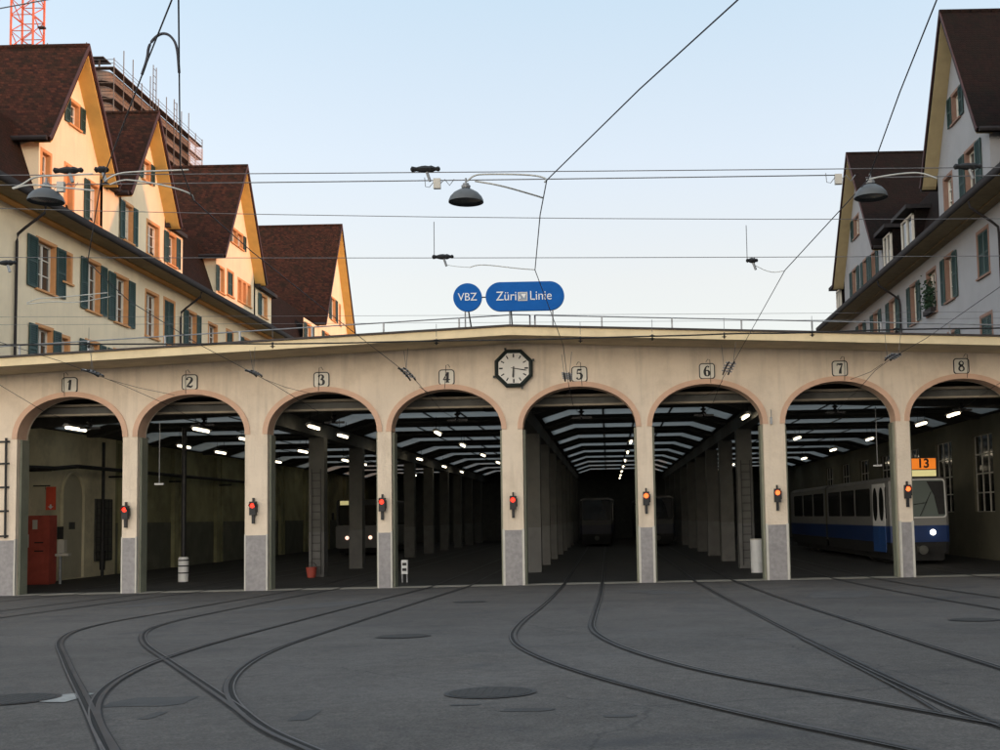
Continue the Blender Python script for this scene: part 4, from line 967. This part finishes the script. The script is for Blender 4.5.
# left row
root = thing('terraced_house', 'cream house row on the left with sunlit steep gables and green shutters', 'house', (0,0,0))
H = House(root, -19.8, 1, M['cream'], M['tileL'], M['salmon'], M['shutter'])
lowL = [(8.16,9.47,10.2,11.92,'LR'),(10.10,10.70,10.85,11.88,''),(12.04,13.10,10.15,12.05,'LR'),(14.55,15.75,10.12,12.0,'LR'),(17.66,19.0,10.05,11.95,''),
        (19.72,20.9,10.02,12.0,'C'),(22.66,23.72,9.98,11.95,'LR'),(25.5,26.7,10.2,11.86,''),(28.2,29.2,10.2,11.95,'C'),(31.0,32.1,10.1,11.95,'LR'),(34.5,35.6,10.1,11.95,'LR'),(3.6,4.8,10.2,11.95,'LR'),
        (8.24,9.32,7.2,8.85,'LR'),(10.05,10.6,7.4,8.75,''),(12.04,13.1,7.1,8.9,'LR'),(14.55,15.75,7.1,8.9,'LR'),(17.7,19.0,7.0,8.85,''),(22.66,23.72,7.0,8.85,'LR'),(3.6,4.8,7.1,8.9,'LR')]
H.wall([(0,0),(58,0),(58,12.68),(0,12.68)], [w[:4] for w in lowL])
for w in lowL: H.window(*w[:4], shutters=w[4] if w[4] != 'C' else '', closed=w[4] == 'C')
mb = MB(); mb.box(-31,-19.81-.25,57.7,58,0,12.6); mb.box(-31,-19.81-.25,0,.3,0,12.6); mb.box(-31.3,-31,0,58,0,12.6); mb.build('end_wall', M['cream'], root)
H.eaves(-.5, 58.5)
H.mansard(-.5, 58.3)
H.gable(10.6, 2.85, 15.5, 19.95, [(8.38,8.98,13.3,15.15,'','casement'),(10.15,10.75,13.0,15.2,'','casement',0,False,True),(12.11,12.92,13.62,15.12,'L')], [(10.42,11.17,16.88,17.75,'LR')])
# the run of wall between the first two gables
H.wall([(13.3,12.68),(14.82,12.68),(14.82,15.35),(13.3,15.35)], [], 'link_wall', 0.0)
mb = MB(); H.bx(mb,13.2,14.9,15.35,15.5,-3,.25); mb.build('link_roof', M['gutter'], root)
H.gable(17.35, 2.75, 15.5, 19.8, [(14.98,15.76,13.68,15.2,'R'),(17.73,18.99,13.65,15.05,''),(19.93-.75,20.55-.75,13.7,15.1,'')][1:2]+[(15.35,16.15,13.68,15.2,'LR')], [(17.2,17.95,16.81,17.63,'LR')])
H.wall([(19.75,12.68),(21.9,12.68),(21.9,15.3),(19.75,15.3)], [(20.1,21.0,13.75,15.1)], 'link_wall', 0.0)
H.window(20.1,21.0,13.75,15.1,'LR')
mb = MB(); H.bx(mb,19.7,22.0,15.3,15.48,-3,.2); mb.build('link_roof', M['gutter'], root)
H.gable(29.7, 3.55, 15.55, 21.25, [(26.95,27.75,13.8,15.05,'L'),(28.3,29.2,13.9,15.15,'','casement',0,True),(30.07,30.60,13.92,15.06,'','casement',0,False,True),(30.9,31.4,13.92,15.06,'','casement',0,False,True),(31.72,32.2,13.92,15.06,'','casement',0,False,True)], [(28.9,29.8,16.86,17.6,'L'),(29.95,30.8,16.86,17.6,'R')])
H.wall([(33.1,12.68),(36.2,12.68),(36.2,15.2),(33.1,15.2)], [(34.2,35.3,13.8,15.0)], 'link_wall', 0.0)
H.window(34.2,35.3,13.8,15.0,'L')
mb = MB(); H.bx(mb,33.0,36.5,15.2,15.4,-3,.3); mb.build('link_roof', M['gutter'], root)
H.gable(52.0, 4.85, 15.6, 23.7, [(49.0,50.2,13.6,15.2,'LR'),(53.2,54.4,13.6,15.2,'LR')], [(51.1,52.3,16.5,18.1,'LR'),(53.6,54.0,16.5,18.0,'')], depth=-11)
H.wall([(43.5,12.68),(47.6,12.68),(47.6,15.3),(43.5,15.3)], [(44.2,45.4,13.8,15.0)], 'link_wall', 0.0); H.window(44.2,45.4,13.8,15.0,'LR')
for y in (6.6, 21.5, 37.5): H.downpipe(y)
# right row (continues along the yard beyond the picture)
root = thing('terraced_house', 'pale shaded house row on the right with two steep brown gables and dormers', 'house', (0,0,0))
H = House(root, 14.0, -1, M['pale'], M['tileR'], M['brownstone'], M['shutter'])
lowR = [(13.88,14.9,10.25,12.02,'LR'),(16.3,17.6,10.16,11.95,''),(19.28,20.3,10.22,11.93,'LR'),(9.6,10.8,10.37,12.0,'C'),(23.0,24.2,10.3,11.95,'LR'),(26.5,27.6,10.3,11.95,'LR'),(30,31.1,10.3,11.95,'LR'),
        (9.6,10.8,7.5,8.85,'C'),(13.88,14.9,7.2,8.9,'LR'),(19.28,20.3,7.2,8.9,'LR'),(6.0,7.1,10.3,12.0,'LR')]
for k in range(9): lowR += [(-3.5-5*k,-2.4-5*k,10.3,12.0,'LR'),(-3.5-5*k,-2.4-5*k,7.2,8.9,'LR')]
H.wall([(-50,0),(37,0),(37,12.68),(-50,12.68)], [w[:4] for w in lowR])
for w in lowR: H.window(*w[:4], shutters=w[4] if w[4] != 'C' else '', closed=w[4] == 'C')
mb = MB(); mb.box(14.26,25,36.7,37,0,12.6); mb.box(14.26,25,-50,-49.7,0,12.6); mb.box(25,25.3,-50,37,0,12.6); mb.build('end_wall', M['pale'], root)
H.eaves(-50.5, 37.3, 12.62, 1.16)
H.mansard(-50.5, 37.2, 12.62, 1.16, 16.2, -.95, 17.6, -5)
H.gable(12.2, 3.65, 15.4, 21.3, [(10.55,11.78,13.3,15.4,'LR'),(13.54,14.6,13.8,15.2,'','casement')], [(12.27-.1,13.19-.1,17.05,18.15,'LR')])
H.gable(29.9, 5.0, 15.0, 21.3, [(26.6,27.5,13.3,15.1,'LR'),(28.6,29.5,13.3,15.15,'LR'),(31.1,32.2,13.3,15.2,'LR')], [(30.2,31.4,16.9,17.95,'R')])
H.dormer(19.2,21.1,13.75,15.1); H.dormer(23.2,24.6,13.75,15.25); H.dormer(35.3,36.4,13.6,14.9)
for y in (8.2, 21.9): H.downpipe(y, 12.62, 1.16)
for k in range(3): H.dormer(2-9*k,4-9*k,13.75,15.1)
# window plants
e = thing('window_plant', 'bushy dark pot plant filling an upper window of the right house', 'plant', (13.9,16.95,10.1))
mb = MB(); mb.box(-.16,.08,-.6,.6,.0,.22); mb.build('planter', M['gutter'], e)
mb = MB()
for k in range(420):
    y = random.gauss(0,.34); z = .25+abs(random.gauss(.4,.45)); x = random.gauss(-.05,.12)
    if z > 1.85: continue
    a = random.random()*6.28; c = random.uniform(.04,.09); b2 = random.uniform(-.5,.5)
    u = Vector((math.cos(a)*c,math.sin(a)*c,b2*c)); v = Vector((-math.sin(a)*c*.4,math.cos(a)*c*.4,c*.6))
    p = Vector((x,y,z)); mb.face([p-u,p+v,p+u,p-v])
mb.build('foliage', M['leaf'], e)

# ------------------------------------------------------------------ tower under scaffolding, crane
TX, TY = -65.4, 118.0; TW, TD, TZ = 24.0, 31.0, 62.6
tw = thing('tower_block', 'unfinished high-rise with stacked concrete floors behind the left gables', 'building', (TX,TY,0))
mb = MB(); mb.box(-TW+1.2,-1.4,1.4,TD-1.4,0,TZ-.6); mb.build('core', M['void'], tw)
lift = 2.9
def rpoly(g, r=1.3, n=5):
    x0, x1, y0, y1 = -TW-g, 0+g, -g, TD+g; o = []
    for cx_, cy_, a0 in ((x1-r,y0+r,-90),(x1-r,y1-r,0),(x0+r,y1-r,90),(x0+r,y0+r,180)):
        for i in range(n+1): t = R(a0+90*i/n); o.append((cx_+r*math.cos(t), cy_+r*math.sin(t)))
    return o
nf = int(TZ/2.15)
for k in range(nf-14, nf):
    z0 = TZ-(nf-k)*2.15+.75; A = rpoly(0)
    mb = MB(); mb.prism([(x,y,z0) for x, y in A],[(x,y,z0+1.4) for x, y in A]); mb.build('floor_band', M['conc'], tw)
mb = MB(); A = rpoly(0)
z0 = TZ-14*2.15
mb.prism([(x,y,0) for x, y in A],[(x,y,z0) for x, y in A]); mb.build('lower_storeys', M['conc'], tw)
mb = MB()
for k in range(4): mb.box(-2.4-k*1.4,-2.2-k*1.4,2,2.2,TZ,TZ+2.4)
mb.box(-6,-1.5,1.5,4,TZ+2.4,TZ+2.55); mb.build('roof_frame', M['void'], tw)
sc = thing('scaffolding', 'steel tube scaffolding with planks wrapped round the unfinished high-rise', 'scaffolding', (TX,TY,0))
g0 = 1.1
posts = [(g0, -g0+i*(TD+2*g0)/11) for i in range(12)] + [(-i*2.6,-g0) for i in range(1,8)]
for (x, y) in posts:
    mb = MB(); mb.tube([(x,y,0),(x,y,TZ+random.choice((1.2,2.6,3.4)))], .07, 5); mb.build('standard', M['scaff'], sc)
for k in range(14):
    z = TZ-k*2.15
    mb = MB(); mb.box(.15,g0+.05,-g0,TD+g0,z-.06,z+.04); mb.box(-TW,.15,-g0-.05,-.15,z-.06,z+.04); mb.build('platform', M['plank'], sc)
    mb = MB(); mb.tube([(g0,-g0,z+1.0),(g0,TD+g0,z+1.0)], .045, 4); mb.tube([(-TW,-g0,z+1.0),(g0,-g0,z+1.0)], .045, 4); mb.tube([(g0,-g0,z+.5),(g0,TD+g0,z+.5)], .04, 4); mb.tube([(-TW,-g0,z+.5),(g0,-g0,z+.5)], .04, 4); mb.build('guard_tube', M['scaff'], sc)
for (y, h) in ((12,5.5),(20,3.2)):
    mb = MB()
    for dy in (0,1.1): mb.tube([(g0,y+dy,TZ-2),(g0,y+dy,TZ+h)], .07, 5)
    for j in range(int(h+1)): mb.tube([(g0,y,TZ+j),(g0,y+1.1,TZ+j)], .05, 4)
    mb.build('hoist_frame', M['scaff'], sc)
for k in range(14):
    z = TZ-.4-k*2.15; mb = MB(); mb.face([(g0+.1,TD-5.0,z-1.95),(g0+.1,TD+g0+.1,z-1.95),(g0+.1,TD+g0+.1,z),(g0+.1,TD-5.0,z)])
    mb.face([(g0+.1,TD+g0+.1,z-1.95),(-2,TD+g0+.1,z-1.95),(-2,TD+g0+.1,z),(g0+.1,TD+g0+.1,z)])
    mb.build('net', M['net'], sc)
cr = thing('tower_crane', 'orange-red lattice mast of a tower crane behind the first left gable', 'crane', (-51.9,70,0))
mb = MB(); w = 1.0
for sx in (-w,w):
    for sy in (-w,w): mb.tube([(sx,sy,0),(sx,sy,62)], .10, 5)
mb.build('mast_legs', M['crane'], cr)
mb = MB(); z = 30.0; k = 0
while z < 61:
    for a, b in (((-w,-w),(w,-w)),((w,-w),(w,w)),((w,w),(-w,w)),((-w,w),(-w,-w))):
        p, q = (a, b) if k % 2 == 0 else (b, a)
        mb.tube([(p[0],p[1],z),(q[0],q[1],z+1.5)], .05, 4); mb.tube([(a[0],a[1],z),(b[0],b[1],z)], .045, 4)
    z += 1.5; k += 1
br = mb.build('lattice', M['crane'], cr); br['kind'] = 'stuff'
mb = MB(); mb.box(-.95,.95,-.9,.9,45.2,45.3); mb.box(1.0,1.6,-.2,.2,47.1,47.25); mb.build('platform', M['void'], cr)

# ------------------------------------------------------------------ overhead line
def wire(name, label, cat, pts, r, m, group=None, seg=6):
    mb = MB(); mb.tube(pts, r, seg); o = mb.build(name, M[m], None, None, True); return tag(o, label, cat, group)
CW = {
 1: [(-14.6,-14,5.90),(-15.3,-8,5.76),(-15.67,-3.77,5.64),(-15.89,-1.5,5.58),(-15.44,0,5.0),(-15.1,2,4.72)],
 2: [(-12.4,-16,5.94),(-12.69,-7.59,5.73),(-12.63,-5.06,5.67),(-12.63,-3.35,5.60),(-12.5,-1.8,5.46),(-12.11,0,5.15),(-11.75,2,4.74)],
 3: [(-1.9,-25.5,6.16),(-3.46,-22.45,6.09),(-4.09,-21.35,6.06),(-6.1,-17.77,5.98),(-7.92,-14.08,5.89),(-8.43,-11.36,5.82),(-8.78,-6.89,5.72),(-8.87,-2.66,5.60),(-8.7,-1.5,5.45),(-8.3,0,5.1),(-7.95,2,4.74)],
 4: [(-1.0,-27,6.2),(-3.41,-22.44,6.09),(-4.88,-18.44,5.99),(-5.21,-17.1,5.96),(-5.27,-14.47,5.90),(-5.23,-9.87,5.79),(-5.12,-2.99,5.62),(-5.0,-1.6,5.52),(-4.5,0,4.8),(-4.35,2,4.73)],
 5: [(3.2,-27,6.2),(1.16,-22.24,6.08),(.40,-20.4,6.04),(-.67,-17.61,5.97),(-.84,-16.11,5.94),(-1.11,-12.97,5.86),(-.93,-5.83,5.69),(-1.0,-1.4,5.5),(-.9,0,4.9),(-.72,2,4.73)],
 6: [(2.6,-27,6.2),(2.84,-22.17,6.08),(3.03,-20.19,6.03),(3.35,-17.35,5.97),(3.03,-12.61,5.85),(3.23,-3.17,5.63),(3.1,-1.5,5.4),(2.92,0,4.8),(2.85,2,4.73)],
 7: [(6.9,-20,6.03),(7.16,-10.98,5.81),(7.28,-5.68,5.69),(7.16,-3.1,5.62),(7.1,-1.5,5.5),(7.0,0,5.2),(6.7,2,4.73)],
 8: [(11.6,-12,5.84),(11.3,-3.5,5.63),(10.75,0,5.2),(10.4,2,4.73)]}
for k, P in CW.items():
    wire('contact_wire', 'overhead contact wire running into the arch numbered %d' % k, 'overhead wire', P, .0072 if k in (3,4,5,6) else .0065, 'wire', 'tram contact wires')
    x, y, z = P[-1]
    e = thing('wire_support', 'dark insulated wire support hanging inside the top of arch %d' % k, 'wire support', (x,y,z), 'wire supports inside the arches')
    mb = MB(); mb.lathe([(.03,.0),(.09,.06),(.03,.1),(.10,.16),(.03,.2),(.08,.28),(.04,.34),(.04,.6)], (0,0,0), 10); mb.build('insulator', M['black'], e)
    mb = MB(); mb.box(-.28,.30,-.03,.03,-.05,.01); mb.box(-.02,.02,-.4,.4,-.04,-.0); mb.build('clamp', M['blackmetal'], e)
# section insulators with hanger rods
for k, (x,y,z) in {2:(-12.63,-3.35,5.60),3:(-8.87,-2.66,5.60),4:(-5.09,-2.14,5.57),5:(-1.0,-1.4,5.5),6:(3.17,-2.21,5.54),7:(7.16,-3.1,5.62)}.items():
    P = [Vector(p) for p in CW[k]]; j = min(range(len(P)), key=lambda i: (P[i]-Vector((x,y,z))).length); d = (P[min(j+1,len(P)-1)]-P[j-1]).normalized()
    e = thing('section_insulator', 'dark section insulator on the contact wire in front of arch %d' % k, 'insulator', (x,y,z), 'section insulators before the arches')
    mb = MB(); n = Vector((-d.y,d.x,0)).normalized()
    for s in (-.07,.07): mb.tube([n*s-d*.42,n*s-d*.2+Vector((0,0,.03)),n*s+d*.2+Vector((0,0,.03)),n*s+d*.42], .022, 6)
    mb.build('runner', M['blackmetal'], e)
    mb = MB()
    for t in (-.3,-.12,.06,.24): mb.tube([n*-.13+d*t,n*.13+d*t+Vector((0,0,.04))], .02, 6)
    mb.build('rib', M['galv'], e)
    for s, t in ((-.07,-.25),(.07,.2)):
        mb = MB(); mb.tube([n*s+d*t,Vector((n.x*s*2+d.x*t,n.y*s*2+d.y*t-.1,.62))], .006, 4); mb.build('hanger', M['spanwire'], e)
    a = Vector((x,y,z))+d*.9
    wire('bridle_wire', 'short upper bridle wire slanting into the head of arch %d' % k, 'overhead wire', [a+Vector((0,0,.0)), a.lerp(P[-2],.5)+Vector((-.0,0,.12)), P[-2]+Vector((.25 if k < 5 else -.25,-.05,.24))], .006, 'wire', 'bridle wires before the arches')
LR_ = 'steel span wires across the yard'
def span(label, a, b, s, r=.006, m='spanwire'): return wire('span_wire', label, 'span wire', sag(a, b, s, 12), r, m, LR_)
span('uppermost steel span wire crossing over the three yard lamps', (-19.7,-17,6.57), (13.9,-17,6.12), .05)
span('span wire carrying the left and middle yard lamps', (-19.7,-17,6.40), (3.05,-17,6.14), .03, .007)
span('span wire carrying the right yard lamp', (3.4,-17,6.10), (13.9,-17,6.12), .02, .007)
span('upper wire of the second span, above the hanging insulators', (-19.7,-12.5,7.75), (13.9,-12.5,6.62), .28)
span('lower wire of the second span, holding the small insulators', (-19.7,-12.5,6.62), (13.9,-12.5,5.95), .08)
span('faint span wire close above the roof railing', (-19.7,-6,6.5), (13.9,-6,6.02), .05, .004)
span('faint upper span wire just above the depot railing', (-19.7,-7,6.5), (13.9,-7,5.98), .04, .004)
span('short span wire at the top left corner above the crane mast', (-19.7,-20.5,4.6), (2,-20.5,8.3), .0, .006)
FD = [(-19.7,-3,6.46),(-15.1,-3,6.41),(-11.6,-3,6.36),(-7.2,-3,6.27),(-4.5,-3,6.29),(-1.9,-3,6.26),(.4,-3,6.29),(2,-3,6.29),(3.5,-3,6.32),(4.65,-3,6.29),(7.4,-3,6.34),(9.9,-3,6.31),(13.9,-3,6.33)]
wire('feeder_cable', 'thick wavy feeder cable strung along the depot eaves', 'cable', smooth_line(FD,2), .020, 'blackmetal')
for i, (x, z) in enumerate(((-12.9,6.38),(-8.3,6.29),(-4.2,6.29),(-.6,6.27),(1.2,6.29),(3.0,6.30),(5.2,6.30),(7.3,6.34))):
    e = thing('feeder_insulator', 'small dark insulator on the feeder cable, number %d from the left' % (i+1), 'insulator', (x,-3,z), 'insulators on the feeder cable')
    mb = MB(); mb.lathe([(.01,.05),(.025,.03),(.085,.012),(.02,.0),(.02,-.05),(.07,-.06),(.02,-.08),(.012,-.11)], (0,0,0), 12); mb.build('disc_stack', M['black'], e)
    mb = MB(); mb.tube([(0,0,.1),(0,0,.42)], .006, 4); mb.build('hanger', M['spanwire'], e)
# big dark strain insulators on the yard spans
def strain(x, y, z, l, label, hang=None, h=None):
    e = thing('strain_insulator', label, 'insulator', (x,y,z), 'dark strain insulators over the yard')
    mb = MB(); pr = [(.02,-l/2),(.05,-l/2+.02),(.035,-l*.3),(.055,-l*.12),(.06,0),(.05,l*.12),(.06,l*.2),(.03,l*.35),(.045,l/2-.02),(.02,l/2)]
    n = 8; V0 = []
    for r_, t in pr: V0.append([(t, r_*math.cos(2*math.pi*i/n), r_*math.sin(2*math.pi*i/n)*.8) for i in range(n)])
    for A, B in zip(V0[:-1], V0[1:]):
        for i in range(n): mb.face([A[i],A[(i+1)%n],B[(i+1)%n],B[i]])
    mb.build('body', M['black'], e)
    mb = MB(); mb.tube([(.02,0,-.04),(.04,0,-.10),(.06,0,-.16)], .022, 6); mb.build('lug', M['galv'], e)
    if h: mb = MB(); mb.tube([(-l*.4,0,.02),(-l*.4,0,h)], .006, 4); mb.build('hanger', M['spanwire'], e)
strain(-2.26,-17,6.33,.38,'dark strain insulator just left of the middle yard lamp')
strain(-6.86,-17,6.41,.38,'long dark strain insulator above the left yard lamp')
strain(-6.43,-17,6.41,.18,'short dark insulator between the left lamp and the first gable')
strain(4.72,-17,6.22,.36,'dark strain insulator right of the right yard lamp')
strain(-2.68,-12.5,6.22,.36,'dark insulator hanging left of the round blue sign',h=.60)
strain(2.5,-12.5,6.05,.2,'small dark insulator hanging right of the oblong blue sign',h=.60)
strain(-10.0,-12.5,6.27,.34,'dark insulator at the far left edge before the cream house')
for (x,z,w) in ((-2.11,6.14,'middle'),(3.05,6.09,'right'),(-6.95,6.2,'left')):
    e = thing('tension_weight', 'small pale junction weight on the span wire by the %s yard lamp' % w, 'junction box', (x,-17,z), 'junction weights by the lamps')
    mb = MB(); mb.box(-.045,.045,-.03,.03,-.07,.06); mb.build('body', M['guard'], e)
    mb = MB(); mb.tube([(-.045,0,.02),(-.10,0,-.05),(-.15,0,-.04),(-.16,0,.08)], .005, 4); mb.tube([(.045,0,0),(.10,0,.05),(.16,0,-.03),(.22,0,.05)], .006, 4); mb.build('loop', M['galv'], e)
# yard lamps
for (x,z,r,w) in ((-1.74,5.97,.225,'middle yard lamp'),(-7.14,6.09,.225,'left yard lamp'),(3.46,5.92,.215,'right yard lamp')):
    e = thing('yard_lamp', 'unlit grey dome-shaded ' + w + ' hanging from the span wires', 'street lamp', (x,-17,z), 'dome lamps hanging over the yard')
    mb = MB(); mb.lathe([(r,-.085),(r*.985,-.06),(r*.9,-.015),(r*.7,.035),(r*.4,.075),(r*.2,.095)], (0,0,0), 28); mb.build('shade', M['lampgrey'], e, smooth=True)
    mb = MB(); mb.lathe([(r*.97,-.084),(r*.85,-.04),(r*.5,.0),(.001,.01)], (0,0,0), 28, 0); mb.build('reflector', M['lampin'], e, smooth=True)
    mb = MB(); mb.lathe([(r*.9,-.06),(r*.5,-.065),(.001,-.068)], (0,0,0), 28); mb.build('glass', M['lampglass'], e, smooth=True)
    mb = MB(); mb.lathe([(.055,.10),(.06,.13),(.04,.145),(.04,.16),(.001,.165)], (0,0,0), 14); mb.tube([(0,0,.15),(0,0,.23)], .014, 6); mb.build('cap', M['galv'], e)
def arm(label, pts, r=.011): wire('pull_off_arm', label, 'wire arm', smooth_line(pts,2), r, 'tubearm', 'curved pull-off arms of the overhead line')
arm('upper pale curved arm above the left lamp', [(-7.42,-17.3,6.1),(-7.3,-17.3,6.14),(-7.14,-17.3,6.25),(-6.82,-17.3,6.25),(-6.32,-17.5,6.2)])
arm('lower pale curved arm passing the left lamp shade', [(-7.41,-17.3,6.09),(-7.2,-17.3,6.15),(-6.82,-17.3,6.1),(-6.3,-17.5,5.99)])
arm('upper arm between the two left contact wires', [(-6.24,-17.3,6.18),(-6.13,-17.3,6.25),(-5.96,-17.3,6.28),(-5.2,-17.3,6.29)])
arm('lower arm between the two left contact wires, ending in a hook', [(-6.19,-17.3,6.12),(-6.06,-17.3,6.17),(-5.94,-17.3,6.18),(-5.5,-17.3,6.1),(-5.2,-17.2,6.02),(-5.2,-17.1,5.96)])
arm('upper arm before the lower left house windows', [(-9.9,-12,5.68),(-9.71,-12,5.76),(-9.42,-12,5.76),(-8.5,-12,5.83)], .009)
arm('lower arm before the lower left house windows', [(-9.9,-12,5.66),(-9.42,-12,5.70),(-9.07,-12,5.66),(-8.55,-11.8,5.8)], .009)
arm('upper curved arm right of the middle lamp', [(-1.69,-17.3,6.07),(-1.61,-17.3,6.14),(-1.5,-17.3,6.16),(-.89,-17.3,6.14),(-.68,-17.3,6.09),(-.7,-17.5,5.98)])
arm('lower curved arm right of the middle lamp', [(-1.59,-17.3,6.07),(-1.27,-17.3,6.01),(-.83,-17,5.95),(-.76,-16.9,5.95)])
arm('thin arm above the oblong blue sign', [(-2.17,-13,5.92),(-2.04,-13,5.96),(-1.84,-13,5.95),(-1.35,-13,5.88),(-1.11,-13,5.86)], .008)
arm('curved arm right of the right lamp', [(3.34,-17.3,5.98),(3.51,-17.3,6.02),(3.83,-17.3,6.06),(4.04,-17.3,6.06),(4.23,-17.3,5.98)])
arm('thin forked arm right of the oblong blue sign', [(2.5,-12.5,5.99),(2.8,-12.5,5.83),(3.03,-12.5,5.86)], .006)
arm('thin tie from the middle insulator to its arm', [(-2.62,-12.6,6.06),(-2.4,-12.8,5.98),(-2.17,-13,5.92)], .005)
wire('jumper_cable', 'thick arched jumper cable joining two contact wires at the upper left', 'cable', smooth_line([(-4.29,-21,6.05),(-4.24,-21,6.20),(-4.23,-21,6.33),(-4.16,-21,6.42),(-4.09,-21,6.45),(-4.02,-21,6.42),(-3.96,-21,6.32),(-3.94,-21,6.06)],2), .013, 'wire')

# ------------------------------------------------------------------ camera
f, pitch, roll = 1.150, .0758490515, .0205
ccx, ccy = .6062085, .42862449
cd = bpy.data.cameras.new('camera'); cam = bpy.data.objects.new('camera', cd); COL.objects.link(cam)
cd.sensor_fit = 'HORIZONTAL'; cd.sensor_width = 36; cd.lens = 36*f
cd.shift_x = .5-ccx; cd.shift_y = ccy-.375
cd.clip_start = .1; cd.clip_end = 3000
F = Vector((0,math.cos(pitch),math.sin(pitch))); r0 = Vector((1,0,0)); u0 = Vector((0,-math.sin(pitch),math.cos(pitch)))
rt = r0*math.cos(roll)-u0*math.sin(roll); up = u0*math.cos(roll)+r0*math.sin(roll)
cam.matrix_world = Matrix(((rt.x,up.x,-F.x,0),(rt.y,up.y,-F.y,-31.5068),(rt.z,up.z,-F.z,1.83),(0,0,0,1)))
scene.camera = cam
# ------------------------------------------------------------------ light
EL, AZ = 6.5, 97.0      # sun elevation, azimuth clockwise from +Y
w = bpy.data.worlds.new('World'); scene.world = w; w.use_nodes = True
nt = w.node_tree; bg = nt.nodes['Background']; sky = nt.nodes.new('ShaderNodeTexSky'); sky.sky_type = 'NISHITA'
sky.sun_disc = False; sky.sun_elevation = R(EL); sky.sun_rotation = R(AZ)
sky.altitude = 400; sky.air_density = 1.0; sky.dust_density = 1.0; sky.ozone_density = 1.0
hs = nt.nodes.new('ShaderNodeHueSaturation'); hs.inputs['Saturation'].default_value = .8
hz = nt.nodes.new('ShaderNodeMixRGB'); hz.inputs['Fac'].default_value = .85
tcw = nt.nodes.new('ShaderNodeTexCoord'); sx = nt.nodes.new('ShaderNodeSeparateXYZ'); rw = nt.nodes.new('ShaderNodeValToRGB')   # thin evening haze
nt.links.new(sky.outputs[0], hs.inputs['Color']); nt.links.new(hs.outputs[0], hz.inputs['Color1'])
nt.links.new(tcw.outputs['Generated'], sx.inputs[0]); nt.links.new(sx.outputs['Z'], rw.inputs['Fac']); nt.links.new(rw.outputs['Color'], hz.inputs['Color2'])
rw.color_ramp.elements[0].position = .12; rw.color_ramp.elements[0].color = (.69,.645,.625,1)
rw.color_ramp.elements[1].position = 1.0; rw.color_ramp.elements[1].color = (.70,.76,.82,1)
for p_, c_ in ((.2,(.715,.665,.64,1)),(.3,(.66,.70,.77,1)),(.42,(.55,.67,.78,1))):
    e_ = rw.color_ramp.elements.new(p_); e_.color = c_
# broad warm glow added to the sky behind the viewer as fill light
dt = nt.nodes.new('ShaderNodeVectorMath'); dt.operation = 'DOT_PRODUCT'; dt.inputs[1].default_value = (.15,-.989,0)
nt.links.new(tcw.outputs['Generated'], dt.inputs[0])
gm = nt.nodes.new('ShaderNodeMapRange'); gm.interpolation_type = 'SMOOTHSTEP'; gm.inputs['From Min'].default_value = .0; gm.inputs['From Max'].default_value = .8
gz = nt.nodes.new('ShaderNodeMapRange'); gz.inputs['From Min'].default_value = .5; gz.inputs['From Max'].default_value = .05
nt.links.new(dt.outputs['Value'], gm.inputs['Value']); nt.links.new(sx.outputs['Z'], gz.inputs['Value'])
gp = nt.nodes.new('ShaderNodeMath'); gp.operation = 'MULTIPLY'; nt.links.new(gm.outputs[0], gp.inputs[0]); nt.links.new(gz.outputs[0], gp.inputs[1])
gw = nt.nodes.new('ShaderNodeMixRGB'); gw.blend_type = 'ADD'; gw.inputs['Color2'].default_value = (4.0,3.4,2.75,1)
nt.links.new(gp.outputs[0], gw.inputs['Fac']); nt.links.new(hz.outputs[0], gw.inputs['Color1'])
nt.links.new(gw.outputs[0], bg.inputs['Color']); bg.inputs['Strength'].default_value = .15
sl = bpy.data.lights.new('sun', 'SUN'); sl.energy = .41; sl.angle = R(.5); sl.color = (1.0,.34,.12)
so = bpy.data.objects.new('sun', sl); COL.objects.link(so)
sd = Vector((math.sin(R(AZ))*math.cos(R(EL)), math.cos(R(AZ))*math.cos(R(EL)), math.sin(R(EL))))
so.rotation_euler = sd.to_track_quat('Z', 'Y').to_euler(); so.location = (60,-40,40)
scene.view_settings.view_transform = 'Standard'; scene.view_settings.look = 'None'
scene.view_settings.exposure = 2.75; scene.view_settings.gamma = 1
